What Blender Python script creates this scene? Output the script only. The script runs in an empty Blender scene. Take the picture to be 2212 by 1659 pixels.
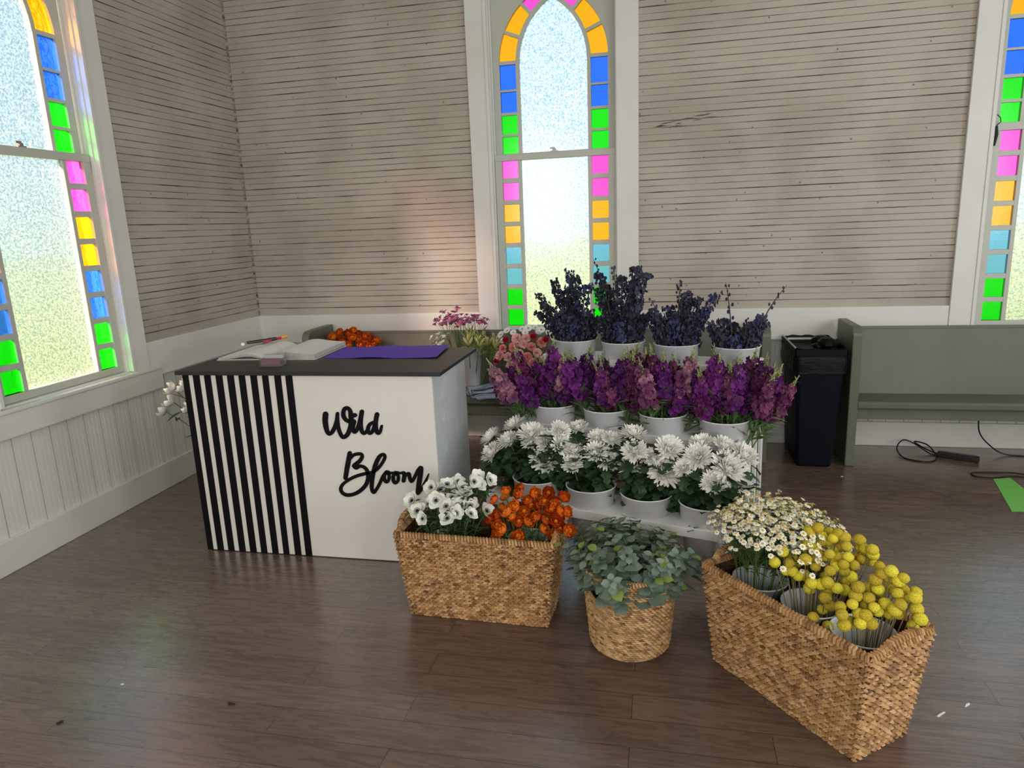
import bpy, bmesh, math, random
from mathutils import Vector, Matrix, Quaternion

random.seed(11)
PI = math.pi
SC = bpy.context.scene
COL = SC.collection

# ------------------------------------------------------------------ camera
cam_d = bpy.data.cameras.new('camera'); cam = bpy.data.objects.new('camera', cam_d); COL.objects.link(cam)
CP = Vector((3.3087, -5.2588, 1.6501))
cr, cu, cf = Vector((0.97724, 0.20821, -0.04068)), Vector((-0.00731, 0.22471, 0.97440)), Vector((-0.21201, 0.95192, -0.22112))
M = Matrix.Identity(4)
for i in range(3):
    M[i][0], M[i][1], M[i][2], M[i][3] = cr[i], cu[i], -cf[i], CP[i]
cam.matrix_world = M
cam_d.sensor_width = 36.0; cam_d.lens = 24.624; cam_d.clip_start = 0.05; cam_d.clip_end = 300
SC.camera = cam

# ------------------------------------------------------------------ colour management
vs = SC.view_settings
vs.view_transform = 'Standard'; vs.look = 'None'; vs.gamma = 1.0; vs.use_curve_mapping = False; vs.exposure = 0.0
SC.cycles.max_bounces = 8; SC.cycles.diffuse_bounces = 4; SC.cycles.glossy_bounces = 3
SC.cycles.transmission_bounces = 6; SC.cycles.transparent_max_bounces = 8
SC.cycles.caustics_reflective = False; SC.cycles.sample_clamp_indirect = 6.0

# ------------------------------------------------------------------ sky
W = bpy.data.worlds.new('daylight_fill'); SC.world = W; W.use_nodes = True
nt = W.node_tree; bg = nt.nodes['Background']
tc = nt.nodes.new('ShaderNodeTexCoord'); sx = nt.nodes.new('ShaderNodeSeparateXYZ')
rp = nt.nodes.new('ShaderNodeValToRGB')
nt.links.new(tc.outputs['Generated'], sx.inputs[0]); nt.links.new(sx.outputs['Z'], rp.inputs[0])
rp.color_ramp.elements[0].position = 0.0; rp.color_ramp.elements[0].color = (0.86, 0.97, 0.93, 1)
rp.color_ramp.elements[1].position = 0.55; rp.color_ramp.elements[1].color = (0.62, 0.84, 1.0, 1)
nt.links.new(rp.outputs[0], bg.inputs['Color']); bg.inputs['Strength'].default_value = 1.42

# ------------------------------------------------------------------ sun, and fill lamps added on the unseen front and right walls
def lamp(name, kind, loc, aim, energy, color=(1, 1, 1), **kw):
    d = bpy.data.lights.new(name, kind); d.energy = energy; d.color = color
    for k, v in kw.items(): setattr(d, k, v)
    o = bpy.data.objects.new(name, d); COL.objects.link(o); o.location = loc
    o.rotation_euler = (Vector(aim) - Vector(loc)).to_track_quat('-Z', 'Y').to_euler()
    return o
lamp('sun', 'SUN', (-6, -8, 6), (-6 + 1.75, -8 + 1.95, 6 - 1.42), 36.0, (1.0, 0.63, 0.50), angle=math.radians(9))
for k, x in enumerate((1.2, 3.9, 6.4)):
    lamp('daylight_fill', 'AREA', (x, -7.44, 1.75), (x, 0, 0.9), 76, (1.0, 0.97, 0.93), shape='RECTANGLE', size=0.95, size_y=2.4)  # fill standing for windows behind the camera; the wall here is solid
for k, y in enumerate((-5.6, -2.4)):
    lamp('daylight_fill', 'AREA', (7.54, y, 1.75), (0, y, 0.9), 60, (0.95, 0.98, 1.0), shape='RECTANGLE', size=0.95, size_y=2.4)  # added fill towards the left wall; no window is built here

# ------------------------------------------------------------------ materials
MATS = {}
def nodes(name):
    m = bpy.data.materials.new(name); m.use_nodes = True
    n = m.node_tree; b = n.nodes['Principled BSDF']
    return m, n, b
def mat(name, col, rough=0.5, spec=0.5, metal=0.0, var=0.0, hue=0.0, noise=None, bump=None, coat=0.0, emit=None, tint=None):
    """noise=(scale, second colour, low, high[, stretch]); var = value spread per object; bump=(scale, strength[, stretch]); tint = ramp over the point attribute"""
    if name in MATS: return MATS[name]
    m, n, b = nodes(name); L = n.links
    b.inputs['Base Color'].default_value = (*col, 1); b.inputs['Roughness'].default_value = rough
    b.inputs['Specular IOR Level'].default_value = spec; b.inputs['Metallic'].default_value = metal
    b.inputs['Coat Weight'].default_value = coat
    out = None
    def coords(stretch):
        t = n.nodes.new('ShaderNodeTexCoord'); mp = n.nodes.new('ShaderNodeMapping')
        mp.inputs['Scale'].default_value = stretch; L.new(t.outputs['Object'], mp.inputs[0]); return mp.outputs[0]
    if tint:
        at = n.nodes.new('ShaderNodeAttribute'); at.attribute_name = 'tint'
        r = n.nodes.new('ShaderNodeValToRGB'); el = r.color_ramp.elements
        while len(el) < len(tint): el.new(0.5)
        for e, (p, c) in zip(el, tint): e.position = p; e.color = (*c, 1)
        L.new(at.outputs['Fac'], r.inputs[0]); out = r.outputs[0]
    if noise:
        sc, c2, lo, hi = noise[:4]
        nz = n.nodes.new('ShaderNodeTexNoise'); nz.inputs['Scale'].default_value = sc; nz.inputs['Detail'].default_value = 6
        L.new(coords(noise[4] if len(noise) > 4 else (1, 1, 1)), nz.inputs['Vector'])
        mr = n.nodes.new('ShaderNodeMapRange'); mr.inputs[1].default_value = lo; mr.inputs[2].default_value = hi
        L.new(nz.outputs['Fac'], mr.inputs[0])
        mx = n.nodes.new('ShaderNodeMix'); mx.data_type = 'RGBA'
        if out: L.new(out, mx.inputs[6])
        else: mx.inputs[6].default_value = (*col, 1)
        mx.inputs[7].default_value = (*c2, 1); L.new(mr.outputs[0], mx.inputs[0]); out = mx.outputs[2]
    if var or hue:
        oi = n.nodes.new('ShaderNodeObjectInfo'); hs = n.nodes.new('ShaderNodeHueSaturation')
        mr = n.nodes.new('ShaderNodeMapRange'); mr.inputs[3].default_value = 1 - var; mr.inputs[4].default_value = 1 + var
        L.new(oi.outputs['Random'], mr.inputs[0]); L.new(mr.outputs[0], hs.inputs['Value'])
        if hue:
            m2 = n.nodes.new('ShaderNodeMapRange'); m2.inputs[3].default_value = 0.5 - hue; m2.inputs[4].default_value = 0.5 + hue
            L.new(oi.outputs['Random'], m2.inputs[0]); L.new(m2.outputs[0], hs.inputs['Hue'])
        if out: L.new(out, hs.inputs['Color'])
        else: hs.inputs['Color'].default_value = (*col, 1)
        out = hs.outputs[0]
    if out: L.new(out, b.inputs['Base Color'])
    if bump:
        nz = n.nodes.new('ShaderNodeTexNoise'); nz.inputs['Scale'].default_value = bump[0]; nz.inputs['Detail'].default_value = 5
        L.new(coords(bump[2] if len(bump) > 2 else (1, 1, 1)), nz.inputs['Vector'])
        bp = n.nodes.new('ShaderNodeBump'); bp.inputs['Strength'].default_value = bump[1]; bp.inputs['Distance'].default_value = 0.01
        L.new(nz.outputs['Fac'], bp.inputs['Height']); L.new(bp.outputs[0], b.inputs['Normal'])
    MATS[name] = m
    return m

def glass(name, tint, clear, rough, scale, pebble_shade=0.0):
    """patterned window glass: part see-through, part scattering through its pebbled face"""
    m, n, b = nodes(name); L = n.links; n.nodes.remove(b)
    out = n.nodes['Material Output']; t2 = [c ** 0.5 for c in tint]
    tr = n.nodes.new('ShaderNodeBsdfTransparent'); rf = n.nodes.new('ShaderNodeBsdfRefraction')
    rf.inputs['Roughness'].default_value = rough; rf.inputs['IOR'].default_value = 1.25
    gl = n.nodes.new('ShaderNodeBsdfGlossy'); gl.inputs['Roughness'].default_value = 0.15
    tcn = n.nodes.new('ShaderNodeTexCoord'); nz = n.nodes.new('ShaderNodeTexNoise'); nz.inputs['Scale'].default_value = scale
    nz.inputs['Detail'].default_value = 2.0; nz.inputs['Distortion'].default_value = 0.6
    L.new(tcn.outputs['Object'], nz.inputs['Vector'])
    mr = n.nodes.new('ShaderNodeMapRange'); mr.inputs[1].default_value = 0.38; mr.inputs[2].default_value = 0.54; mr.inputs[3].default_value = 1 - pebble_shade
    L.new(nz.outputs['Fac'], mr.inputs[0])
    cm = n.nodes.new('ShaderNodeMix'); cm.data_type = 'RGBA'; cm.inputs[6].default_value = (*[c * (0.66 + 0.09 * i) for i, c in enumerate(t2)], 1) if pebble_shade else (*t2, 1)  # tint darkened in noise spots to imitate refraction shading of the pebbles
    cm.inputs[7].default_value = (*t2, 1)
    L.new(mr.outputs[0], cm.inputs[0])
    for s in (tr, rf): L.new(cm.outputs[2], s.inputs['Color'])
    bp = n.nodes.new('ShaderNodeBump'); bp.inputs['Strength'].default_value = 1.0; bp.inputs['Distance'].default_value = 0.008
    L.new(nz.outputs['Fac'], bp.inputs['Height']); L.new(bp.outputs[0], rf.inputs['Normal'])
    m1 = n.nodes.new('ShaderNodeMixShader'); m1.inputs[0].default_value = clear
    L.new(rf.outputs[0], m1.inputs[1]); L.new(tr.outputs[0], m1.inputs[2])
    m2 = n.nodes.new('ShaderNodeMixShader'); m2.inputs[0].default_value = 0.04
    L.new(m1.outputs[0], m2.inputs[1]); L.new(gl.outputs[0], m2.inputs[2])
    L.new(m2.outputs[0], out.inputs['Surface'])
    MATS[name] = m
    return m

# ------------------------------------------------------------------ mesh builder
class MB:
    def __init__(s): s.v = []; s.f = []; s.m = []; s.t = []; s.cur = 0.5
    def add(s, vs_, fs, m=0, t=None):
        o = len(s.v); s.v += [tuple(p) for p in vs_]; s.t += [s.cur if t is None else t] * len(vs_)
        s.f += [tuple(i + o for i in f) for f in fs]; s.m += [m] * len(fs)
    def box(s, x0, y0, z0, x1, y1, z1, m=0):
        s.hexa([(x0, y0, z0), (x1, y0, z0), (x1, y1, z0), (x0, y1, z0), (x0, y0, z1), (x1, y0, z1), (x1, y1, z1), (x0, y1, z1)], m)
    def hexa(s, p, m=0):
        s.add(p, [(0, 3, 2, 1), (4, 5, 6, 7), (0, 1, 5, 4), (1, 2, 6, 5), (2, 3, 7, 6), (3, 0, 4, 7)], m)
    def prism(s, poly, fn, d0, d1, m=0):
        """poly: 2-D points; fn(a, b, d) -> 3-D point"""
        n = len(poly)
        s.add([fn(a, b, d0) for a, b in poly] + [fn(a, b, d1) for a, b in poly],
              [tuple(range(n))[::-1], tuple(range(n, 2 * n))] + [(i, (i + 1) % n, n + (i + 1) % n, n + i) for i in range(n)], m)
    def tube(s, path, rad, n=6, m=0, cap=True, t=None):
        path = [Vector(p) for p in path]; k = len(path)
        if not hasattr(rad, '__len__'): rad = [rad] * k
        vs_ = []; ref = None
        for i, p in enumerate(path):
            d = (path[min(i + 1, k - 1)] - path[max(i - 1, 0)])
            d = d.normalized() if d.length > 1e-9 else Vector((0, 0, 1))
            if ref is None:
                ref = d.orthogonal().normalized()
            ref = (ref - d * ref.dot(d))
            ref = ref.normalized() if ref.length > 1e-6 else d.orthogonal().normalized()
            q = d.cross(ref)
            for j in range(n):
                a = 2 * PI * j / n
                vs_.append(p + (ref * math.cos(a) + q * math.sin(a)) * rad[i])
        fs = [(i * n + j, i * n + (j + 1) % n, (i + 1) * n + (j + 1) % n, (i + 1) * n + j) for i in range(k - 1) for j in range(n)]
        if cap: fs += [tuple(range(n))[::-1], tuple(range((k - 1) * n, k * n))]
        s.add(vs_, fs, m, t)
    def lathe(s, prof, n=24, m=0, c=(0, 0, 0)):
        vs_ = [(c[0] + r * math.cos(2 * PI * j / n), c[1] + r * math.sin(2 * PI * j / n), c[2] + z) for r, z in prof for j in range(n)]
        k = len(prof)
        s.add(vs_, [(i * n + j, i * n + (j + 1) % n, (i + 1) * n + (j + 1) % n, (i + 1) * n + j) for i in range(k - 1) for j in range(n)], m)
    def ball(s, c, r, n=8, k=5, m=0, sq=(1, 1, 1)):
        vs_ = [(c[0], c[1], c[2] - r * sq[2])]
        for i in range(1, k):
            th = PI * i / k
            for j in range(n):
                a = 2 * PI * j / n
                vs_.append((c[0] + r * sq[0] * math.sin(th) * math.cos(a), c[1] + r * sq[1] * math.sin(th) * math.sin(a), c[2] - r * sq[2] * math.cos(th)))
        vs_.append((c[0], c[1], c[2] + r * sq[2])); e = len(vs_) - 1
        fs = [(0, 1 + (j + 1) % n, 1 + j) for j in range(n)]
        for i in range(k - 2):
            fs += [(1 + i * n + j, 1 + i * n + (j + 1) % n, 1 + (i + 1) * n + (j + 1) % n, 1 + (i + 1) * n + j) for j in range(n)]
        fs += [(e, 1 + (k - 2) * n + j, 1 + (k - 2) * n + (j + 1) % n) for j in range(n)]
        s.add(vs_, fs, m)
    def petal(s, r0, az, e0, curl, ln, wd, prof, cup=0.15, m=0, c=(0, 0, 0), frame=None, t=None, twist=0.0):
        """one petal: leaves the axis at radius r0 in direction az, rises at e0 and bends by curl along its length"""
        ca, sa = math.cos(az), math.sin(az); side = Vector((-sa, ca, 0)); rad = Vector((ca, sa, 0))
        p = Vector(c) + rad * r0; k = len(prof); vs_ = []; st = ln / (k - 1)
        for i, w in enumerate(prof):
            e = e0 + curl * i / (k - 1)
            d = rad * math.cos(e) + Vector((0, 0, math.sin(e))); nn = Vector((0, 0, math.cos(e))) - rad * math.sin(e)
            h = wd * w * 0.5; sd = side
            if twist: sd = (side * math.cos(twist * i) + nn * math.sin(twist * i))
            vs_ += [p - sd * h + nn * h * cup, p.copy(), p + sd * h + nn * h * cup]
            p = p + d * st
        if frame is not None: vs_ = [frame @ q for q in vs_]
        fs = []
        for i in range(k - 1):
            a = 3 * i
            fs += [(a, a + 1, a + 4, a + 3), (a + 1, a + 2, a + 5, a + 4)]
        s.add(vs_, fs, m, t)
    def mesh(s, name, mats, smooth=False, recalc=False, tint=False):
        me = bpy.data.meshes.new(name); me.from_pydata(s.v, [], s.f)
        for x in mats: me.materials.append(x)
        if len(mats) > 1: me.polygons.foreach_set('material_index', s.m)
        if smooth: me.polygons.foreach_set('use_smooth', [True] * len(me.polygons))
        if recalc:
            bm = bmesh.new(); bm.from_mesh(me); bmesh.ops.recalc_face_normals(bm, faces=bm.faces); bm.to_mesh(me); bm.free()
        if tint:
            a = me.attributes.new('tint', 'FLOAT', 'POINT'); a.data.foreach_set('value', s.t)
        me.update(); return me
    def build(s, name, mats, parent=None, smooth=False, recalc=True, tint=False, loc=None, bevel=0.0):
        if not isinstance(mats, (list, tuple)): mats = [mats]
        o = link(name, s.mesh(name, mats, smooth, recalc, tint), parent, loc)
        if bevel:
            md = o.modifiers.new('bevel', 'BEVEL'); md.width = bevel; md.segments = 2; md.limit_method = 'ANGLE'
        return o

def link(name, data, parent=None, loc=None, rot=None, scale=None):
    o = bpy.data.objects.new(name, data); COL.objects.link(o)
    if parent: o.parent = parent
    if loc is not None: o.location = loc
    if rot is not None: o.rotation_mode = 'QUATERNION'; o.rotation_quaternion = rot
    if scale is not None: o.scale = (scale,) * 3 if not hasattr(scale, '__len__') else scale
    return o
def tag(o, label, cat, group=None):
    o['label'] = label; o['category'] = cat
    if group: o['group'] = group
    return o
def thing(name, label, cat, loc=(0, 0, 0), rz=0.0, group=None):
    o = bpy.data.objects.new(name, None); COL.objects.link(o); o.empty_display_size = 0.05
    o.location = loc; o.rotation_euler = (0, 0, rz)
    return tag(o, label, cat, group)
def struct(name, mb, mats, parent=None, **kw):
    o = mb.build(name, mats, parent, **kw)
    if parent is None: o['kind'] = 'structure'
    return o
def U(a, b): return random.uniform(a, b)
def aim(d, spin=None):
    q = Vector((0, 0, 1)).rotation_difference(Vector(d).normalized())
    return q @ Quaternion((0, 0, 1), U(0, 2 * PI) if spin is None else spin)
def bez(a, b, c, n=6):
    a, b, c = Vector(a), Vector(b), Vector(c)
    return [a * (1 - t) ** 2 + b * 2 * t * (1 - t) + c * t * t for t in [i / n for i in range(n + 1)]]
LETTERS=[[(1.675,0.776,0.014),(1.669,0.744,0.014),(1.67,0.711,0.013),(1.675,0.685,0.011),(1.685,0.676,0.01),(1.7,0.685,0.01),(1.718,0.712,0.01),(1.732,0.749,0.009),(1.739,0.78,0.009)],
[(1.736,0.762,0.009),(1.735,0.719,0.01),(1.741,0.686,0.01),(1.751,0.664,0.01),(1.764,0.661,0.01),(1.783,0.677,0.011),(1.798,0.707,0.011),(1.808,0.737,0.012),(1.809,0.773,0.012),(1.807,0.797,0.01),(1.796,0.809,0.009),(1.782,0.807,0.01),(1.772,0.792,0.01),(1.77,0.769,0.011),(1.78,0.75,0.01),(1.799,0.74,0.009)],
[(1.822,0.741,0.012),(1.815,0.721,0.011),(1.813,0.699,0.011),(1.821,0.688,0.009),(1.833,0.698,0.009),(1.849,0.731,0.01),(1.861,0.764,0.011),(1.869,0.792,0.011)],
[(1.869,0.792,0.011),(1.86,0.758,0.011),(1.856,0.722,0.011),(1.86,0.692,0.01),(1.871,0.683,0.009),(1.885,0.693,0.009),(1.895,0.709,0.009)],
[(1.924,0.739,0.008),(1.905,0.729,0.009),(1.893,0.709,0.009),(1.895,0.688,0.009),(1.906,0.685,0.009),(1.919,0.7,0.009),(1.932,0.733,0.009),(1.945,0.769,0.009)],
[(1.947,0.78,0.011),(1.938,0.749,0.011),(1.934,0.717,0.011),(1.937,0.694,0.01),(1.946,0.685,0.009),(1.956,0.694,0.008),(1.966,0.722,0.006)],
[(1.818,0.773,0.011),(1.832,0.774,0.01)],
[(1.784,0.577,0.011),(1.775,0.544,0.012),(1.761,0.496,0.012),(1.748,0.446,0.011)],
[(1.788,0.551,0.006),(1.803,0.568,0.008),(1.828,0.575,0.008),(1.846,0.573,0.008),(1.848,0.559,0.009),(1.834,0.539,0.01),(1.812,0.521,0.011),(1.801,0.512,0.011)],
[(1.801,0.512,0.011),(1.812,0.502,0.01),(1.832,0.511,0.008),(1.852,0.507,0.008),(1.866,0.493,0.009),(1.872,0.469,0.01),(1.868,0.442,0.01),(1.853,0.411,0.01),(1.819,0.379,0.01),(1.783,0.36,0.009),(1.747,0.354,0.009),(1.724,0.364,0.009),(1.716,0.385,0.009),(1.728,0.409,0.008),(1.762,0.435,0.008),(1.806,0.457,0.008),(1.848,0.47,0.008),(1.88,0.478,0.007),(1.894,0.48,0.006)],
[(1.894,0.479,0.006),(1.919,0.495,0.008),(1.945,0.522,0.008),(1.967,0.556,0.008),(1.967,0.573,0.008),(1.955,0.575,0.008),(1.939,0.562,0.01),(1.919,0.528,0.011),(1.902,0.484,0.011),(1.891,0.443,0.011),(1.885,0.405,0.01),(1.887,0.382,0.009),(1.895,0.376,0.009),(1.91,0.393,0.008),(1.93,0.424,0.008),(1.95,0.462,0.008),(1.969,0.486,0.007)],
[(1.97,0.486,0.008),(1.958,0.469,0.009),(1.956,0.446,0.009),(1.966,0.433,0.008),(1.978,0.443,0.008),(1.983,0.468,0.008),(1.974,0.486,0.008),(1.992,0.481,0.006),(2.013,0.483,0.006)],
[(2.016,0.484,0.008),(2.005,0.464,0.009),(2.004,0.439,0.009),(2.014,0.43,0.008),(2.027,0.442,0.008),(2.031,0.465,0.008),(2.023,0.483,0.008),(2.039,0.482,0.006),(2.055,0.484,0.006)],
[(2.055,0.484,0.008),(2.064,0.478,0.01),(2.057,0.443,0.01)],
[(2.064,0.461,0.006),(2.076,0.477,0.008),(2.088,0.479,0.009),(2.09,0.461,0.009),(2.095,0.443,0.008),(2.104,0.445,0.008),(2.118,0.468,0.008),(2.134,0.496,0.009),(2.149,0.512,0.011)],
[(2.153,0.511,0.011),(2.148,0.483,0.012),(2.137,0.436,0.012),(2.127,0.383,0.011)],
[(2.127,0.383,0.01),(2.147,0.403,0.008),(2.169,0.44,0.007),(2.189,0.482,0.003)]]
MUMS=[(2.558,-1.899,0.667,0.058),(2.432,-1.907,0.599,0.057),(2.542,-1.965,0.599,0.059),(2.455,-1.998,0.541,0.059),(2.672,-2.01,0.652,0.067),(2.751,-2.023,0.62,0.057),(2.666,-2.004,0.608,0.048),(2.836,-2.078,0.619,0.056),(2.822,-2.038,0.675,0.05),(2.899,-1.973,0.677,0.048),(2.755,-2.052,0.539,0.085),(2.888,-2.126,0.543,0.052),(2.991,-2.104,0.594,0.058),(3.052,-2.095,0.56,0.061),(2.996,-2.031,0.644,0.047),(3.069,-2.055,0.647,0.046),(2.891,-2.08,0.592,0.047),(3.17,-2.087,0.691,0.059),(3.166,-2.156,0.557,0.062),(3.179,-2.17,0.627,0.058),(3.32,-2.214,0.554,0.081),(3.337,-2.183,0.648,0.063),(3.474,-2.153,0.671,0.054),(3.456,-2.245,0.635,0.061),(3.574,-2.198,0.674,0.05),(3.657,-2.224,0.643,0.061),(3.588,-2.289,0.603,0.08),(3.635,-2.285,0.536,0.055),(3.437,-2.24,0.521,0.056),(3.521,-2.326,0.544,0.057),(3.481,-2.239,0.565,0.044),(3.394,-2.262,0.589,0.044),(3.236,-2.164,0.601,0.046)]
DELPH=[(0,2.791,-1.358,1.389,1),(0,2.703,-1.371,1.338,1),(0,2.602,-1.322,1.264,1),(0,2.632,-1.251,1.186,1),(0,2.827,-1.388,1.349,1),(0,2.894,-1.435,1.31,1),(0,2.723,-1.295,1.25,1),(0,2.599,-1.301,1.15,1),(0,2.906,-1.331,1.166,1),(0,2.78,-1.388,1.292,1),(1,2.933,-1.418,1.45,0.4),(1,3.032,-1.367,1.411,0.7),(1,2.96,-1.395,1.362,1),(1,3.165,-1.454,1.397,1),(1,3.083,-1.475,1.35,1),(1,3.206,-1.547,1.368,1),(1,3,-1.336,1.291,1),(1,3.147,-1.518,1.297,1),(1,2.933,-1.331,1.283,1),(1,3.185,-1.482,1.237,1),(2,3.387,-1.444,1.332,0.8),(2,3.24,-1.493,1.237,0.8),(2,3.426,-1.457,1.261,1),(2,3.571,-1.562,1.265,1),(2,3.474,-1.586,1.243,1),(2,3.318,-1.459,1.192,1),(2,3.216,-1.44,1.159,1),(2,3.538,-1.531,1.189,1),(2,3.372,-1.52,1.167,1),(3,3.604,-1.627,1.331,0.35),(3,3.888,-1.639,1.311,0.35),(3,3.533,-1.625,1.133,1),(3,3.718,-1.582,1.147,0.8),(3,3.784,-1.61,1.112,1),(3,3.593,-1.598,1.136,1),(3,3.657,-1.546,1.104,1),(3,3.751,-1.673,1.137,0.8)]
ANEM=[(2.236,-2.546,0.491),(2.299,-2.467,0.525),(2.382,-2.493,0.552),(2.42,-2.452,0.554),(2.449,-2.482,0.533),(2.503,-2.418,0.562),(2.557,-2.42,0.552),(2.521,-2.459,0.544),(2.402,-2.494,0.493),(2.401,-2.578,0.486),(2.437,-2.526,0.47),(2.488,-2.514,0.465),(2.406,-2.592,0.437),(2.502,-2.562,0.45),(2.439,-2.568,0.453),(2.561,-2.517,0.447),(2.3,-2.603,0.436),(2.267,-2.574,0.457),(2.356,-2.576,0.51),(2.501,-2.478,0.564),(2.465,-2.498,0.513),(2.339,-2.462,0.512),(2.296,-2.508,0.462)]
RANUN=[(2.647,-2.502,0.539),(2.633,-2.462,0.494),(2.604,-2.543,0.512),(2.697,-2.448,0.532),(2.707,-2.524,0.537),(2.776,-2.5,0.531),(2.837,-2.525,0.547),(2.893,-2.466,0.507),(2.625,-2.51,0.461),(2.665,-2.578,0.478),(2.683,-2.557,0.449),(2.747,-2.532,0.514),(2.76,-2.525,0.491),(2.796,-2.518,0.49),(2.822,-2.546,0.519),(2.711,-2.503,0.464),(2.738,-2.564,0.476),(2.849,-2.516,0.506),(2.869,-2.56,0.51),(2.856,-2.579,0.495),(2.894,-2.566,0.484),(2.921,-2.555,0.477),(2.795,-2.507,0.451),(2.75,-2.522,0.439),(2.76,-2.574,0.436),(2.717,-2.578,0.435),(2.829,-2.55,0.438),(2.881,-2.532,0.432),(2.894,-2.601,0.425),(2.586,-2.547,0.424),(2.627,-2.596,0.422),(2.614,-2.55,0.448),(2.623,-2.595,0.377),(2.719,-2.615,0.386),(2.823,-2.575,0.406),(2.862,-2.591,0.387),(2.939,-2.636,0.431),(2.879,-2.608,0.457),(2.695,-2.562,0.495),(2.791,-2.584,0.461),(2.651,-2.625,0.416)]
CRASP=[(0,3.818,-2.913,0.618),(0,3.793,-2.904,0.599),(0,3.821,-2.871,0.582),(0,3.867,-2.845,0.575),(0,3.884,-2.901,0.596),(0,3.904,-2.91,0.587),(0,3.869,-2.907,0.579),(0,3.84,-2.874,0.57),(0,3.837,-2.877,0.551),(0,3.864,-2.866,0.544),(0,3.806,-2.929,0.552),(0,3.787,-2.899,0.532),(0,3.787,-2.924,0.559),(0,3.896,-2.89,0.541),(0,3.903,-2.945,0.57),(0,3.881,-2.891,0.531),(0,3.951,-2.906,0.578),(0,3.956,-2.905,0.549),(0,3.963,-2.925,0.556),(0,3.981,-2.949,0.565),(0,3.985,-2.944,0.546),(0,3.701,-2.963,0.548),(0,3.674,-2.988,0.519),(0,3.736,-2.934,0.515),(0,3.726,-2.951,0.503),(0,3.758,-2.919,0.489),(0,3.768,-2.988,0.536),(0,3.715,-2.962,0.478),(0,3.733,-2.97,0.482),(0,3.753,-2.972,0.467),(0,3.775,-2.96,0.464),(0,3.807,-2.96,0.499),(0,3.813,-2.94,0.515),(0,3.82,-2.934,0.532),(0,3.84,-2.93,0.521),(0,3.849,-2.959,0.546),(0,3.881,-2.94,0.526),(0,3.87,-2.937,0.51),(0,3.902,-2.974,0.546),(0,3.944,-2.902,0.511),(0,3.956,-2.93,0.519),(0,3.988,-2.916,0.508),(0,3.994,-2.989,0.528),(0,3.922,-2.969,0.517),(0,3.863,-2.987,0.516),(0,3.882,-3.004,0.533),(0,3.84,-3.018,0.516),(0,3.886,-3,0.509),(0,3.84,-2.953,0.461),(0,3.784,-3.03,0.474),(0,3.786,-2.994,0.436),(0,3.812,-3.026,0.47),(0,3.829,-3.04,0.485),(0,3.858,-3.042,0.468),(0,3.894,-2.981,0.467),(0,3.911,-2.99,0.486),(0,3.886,-3.014,0.45),(0,3.835,-3.023,0.447),(0,3.822,-3.054,0.438),(0,3.837,-3.053,0.41),(0,3.822,-3.022,0.378),(0,3.779,-3.102,0.393),(0,3.83,-3.076,0.35),(1,3.839,-3.168,0.474),(1,3.873,-3.168,0.486),(1,3.888,-3.14,0.5),(1,3.893,-3.142,0.53),(1,3.943,-3.073,0.493),(1,3.95,-3.106,0.539),(1,3.965,-3.11,0.563),(1,3.988,-3.121,0.579),(1,4.02,-3.132,0.564),(1,4.009,-3.124,0.55),(1,3.992,-3.098,0.546),(1,3.96,-3.105,0.508),(1,3.966,-3.083,0.48),(1,4.004,-3.08,0.501),(1,4.002,-3.147,0.52),(1,4.029,-3.108,0.514),(1,4.042,-3.098,0.483),(1,4.043,-3.17,0.522),(1,4.069,-3.095,0.499),(1,3.925,-3.14,0.495),(1,3.923,-3.124,0.458),(1,3.935,-3.167,0.479),(1,3.95,-3.148,0.458),(1,3.972,-3.144,0.482),(1,4.001,-3.182,0.503),(1,3.986,-3.144,0.45),(1,4.012,-3.139,0.449),(1,4.053,-3.16,0.481),(1,4.056,-3.189,0.464),(1,4.049,-3.156,0.42),(1,3.89,-3.173,0.459),(1,3.879,-3.148,0.413),(1,3.848,-3.191,0.427),(1,3.893,-3.193,0.438),(1,3.922,-3.196,0.441),(1,3.838,-3.2,0.466),(1,3.907,-3.186,0.461),(1,3.987,-3.182,0.483)]# ------------------------------------------------------------------ setting: materials
PAINT_BOARD = mat('aged_board_paint', (0.49, 0.455, 0.39), 0.6, 0.3, noise=(1.6, (0.40, 0.365, 0.305), 0.42, 0.62), bump=(30, 0.08, (1, 1, 6)))
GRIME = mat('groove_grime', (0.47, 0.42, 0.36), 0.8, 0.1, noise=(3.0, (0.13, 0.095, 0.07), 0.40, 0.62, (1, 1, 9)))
WHITE = mat('white_trim_paint', (0.73, 0.735, 0.70), 0.42, 0.4, noise=(3.0, (0.69, 0.69, 0.65), 0.4, 0.7))
SASH = mat('sash_paint', (0.52, 0.54, 0.48), 0.45, 0.4)
CEIL = mat('ceiling_paint', (0.78, 0.77, 0.73), 0.7, 0.2)
G_CLEAR = glass('pebbled_clear_glass', (0.93, 0.985, 0.97), 0.42, 0.34, 85, 1.0)
G_PINK = glass('pink_glass', (0.98, 0.075, 0.55), 0.4, 0.12, 30)
G_ORANGE = glass('amber_glass', (1.0, 0.40, 0.004), 0.4, 0.12, 30)
G_SKY = glass('light_blue_glass', (0.14, 0.46, 1.0), 0.4, 0.12, 30)
G_BLUE = glass('blue_glass', (0.02, 0.15, 0.95), 0.4, 0.12, 30)
G_GREEN = glass('green_glass', (0.005, 0.70, 0.006), 0.4, 0.12, 30)

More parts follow.
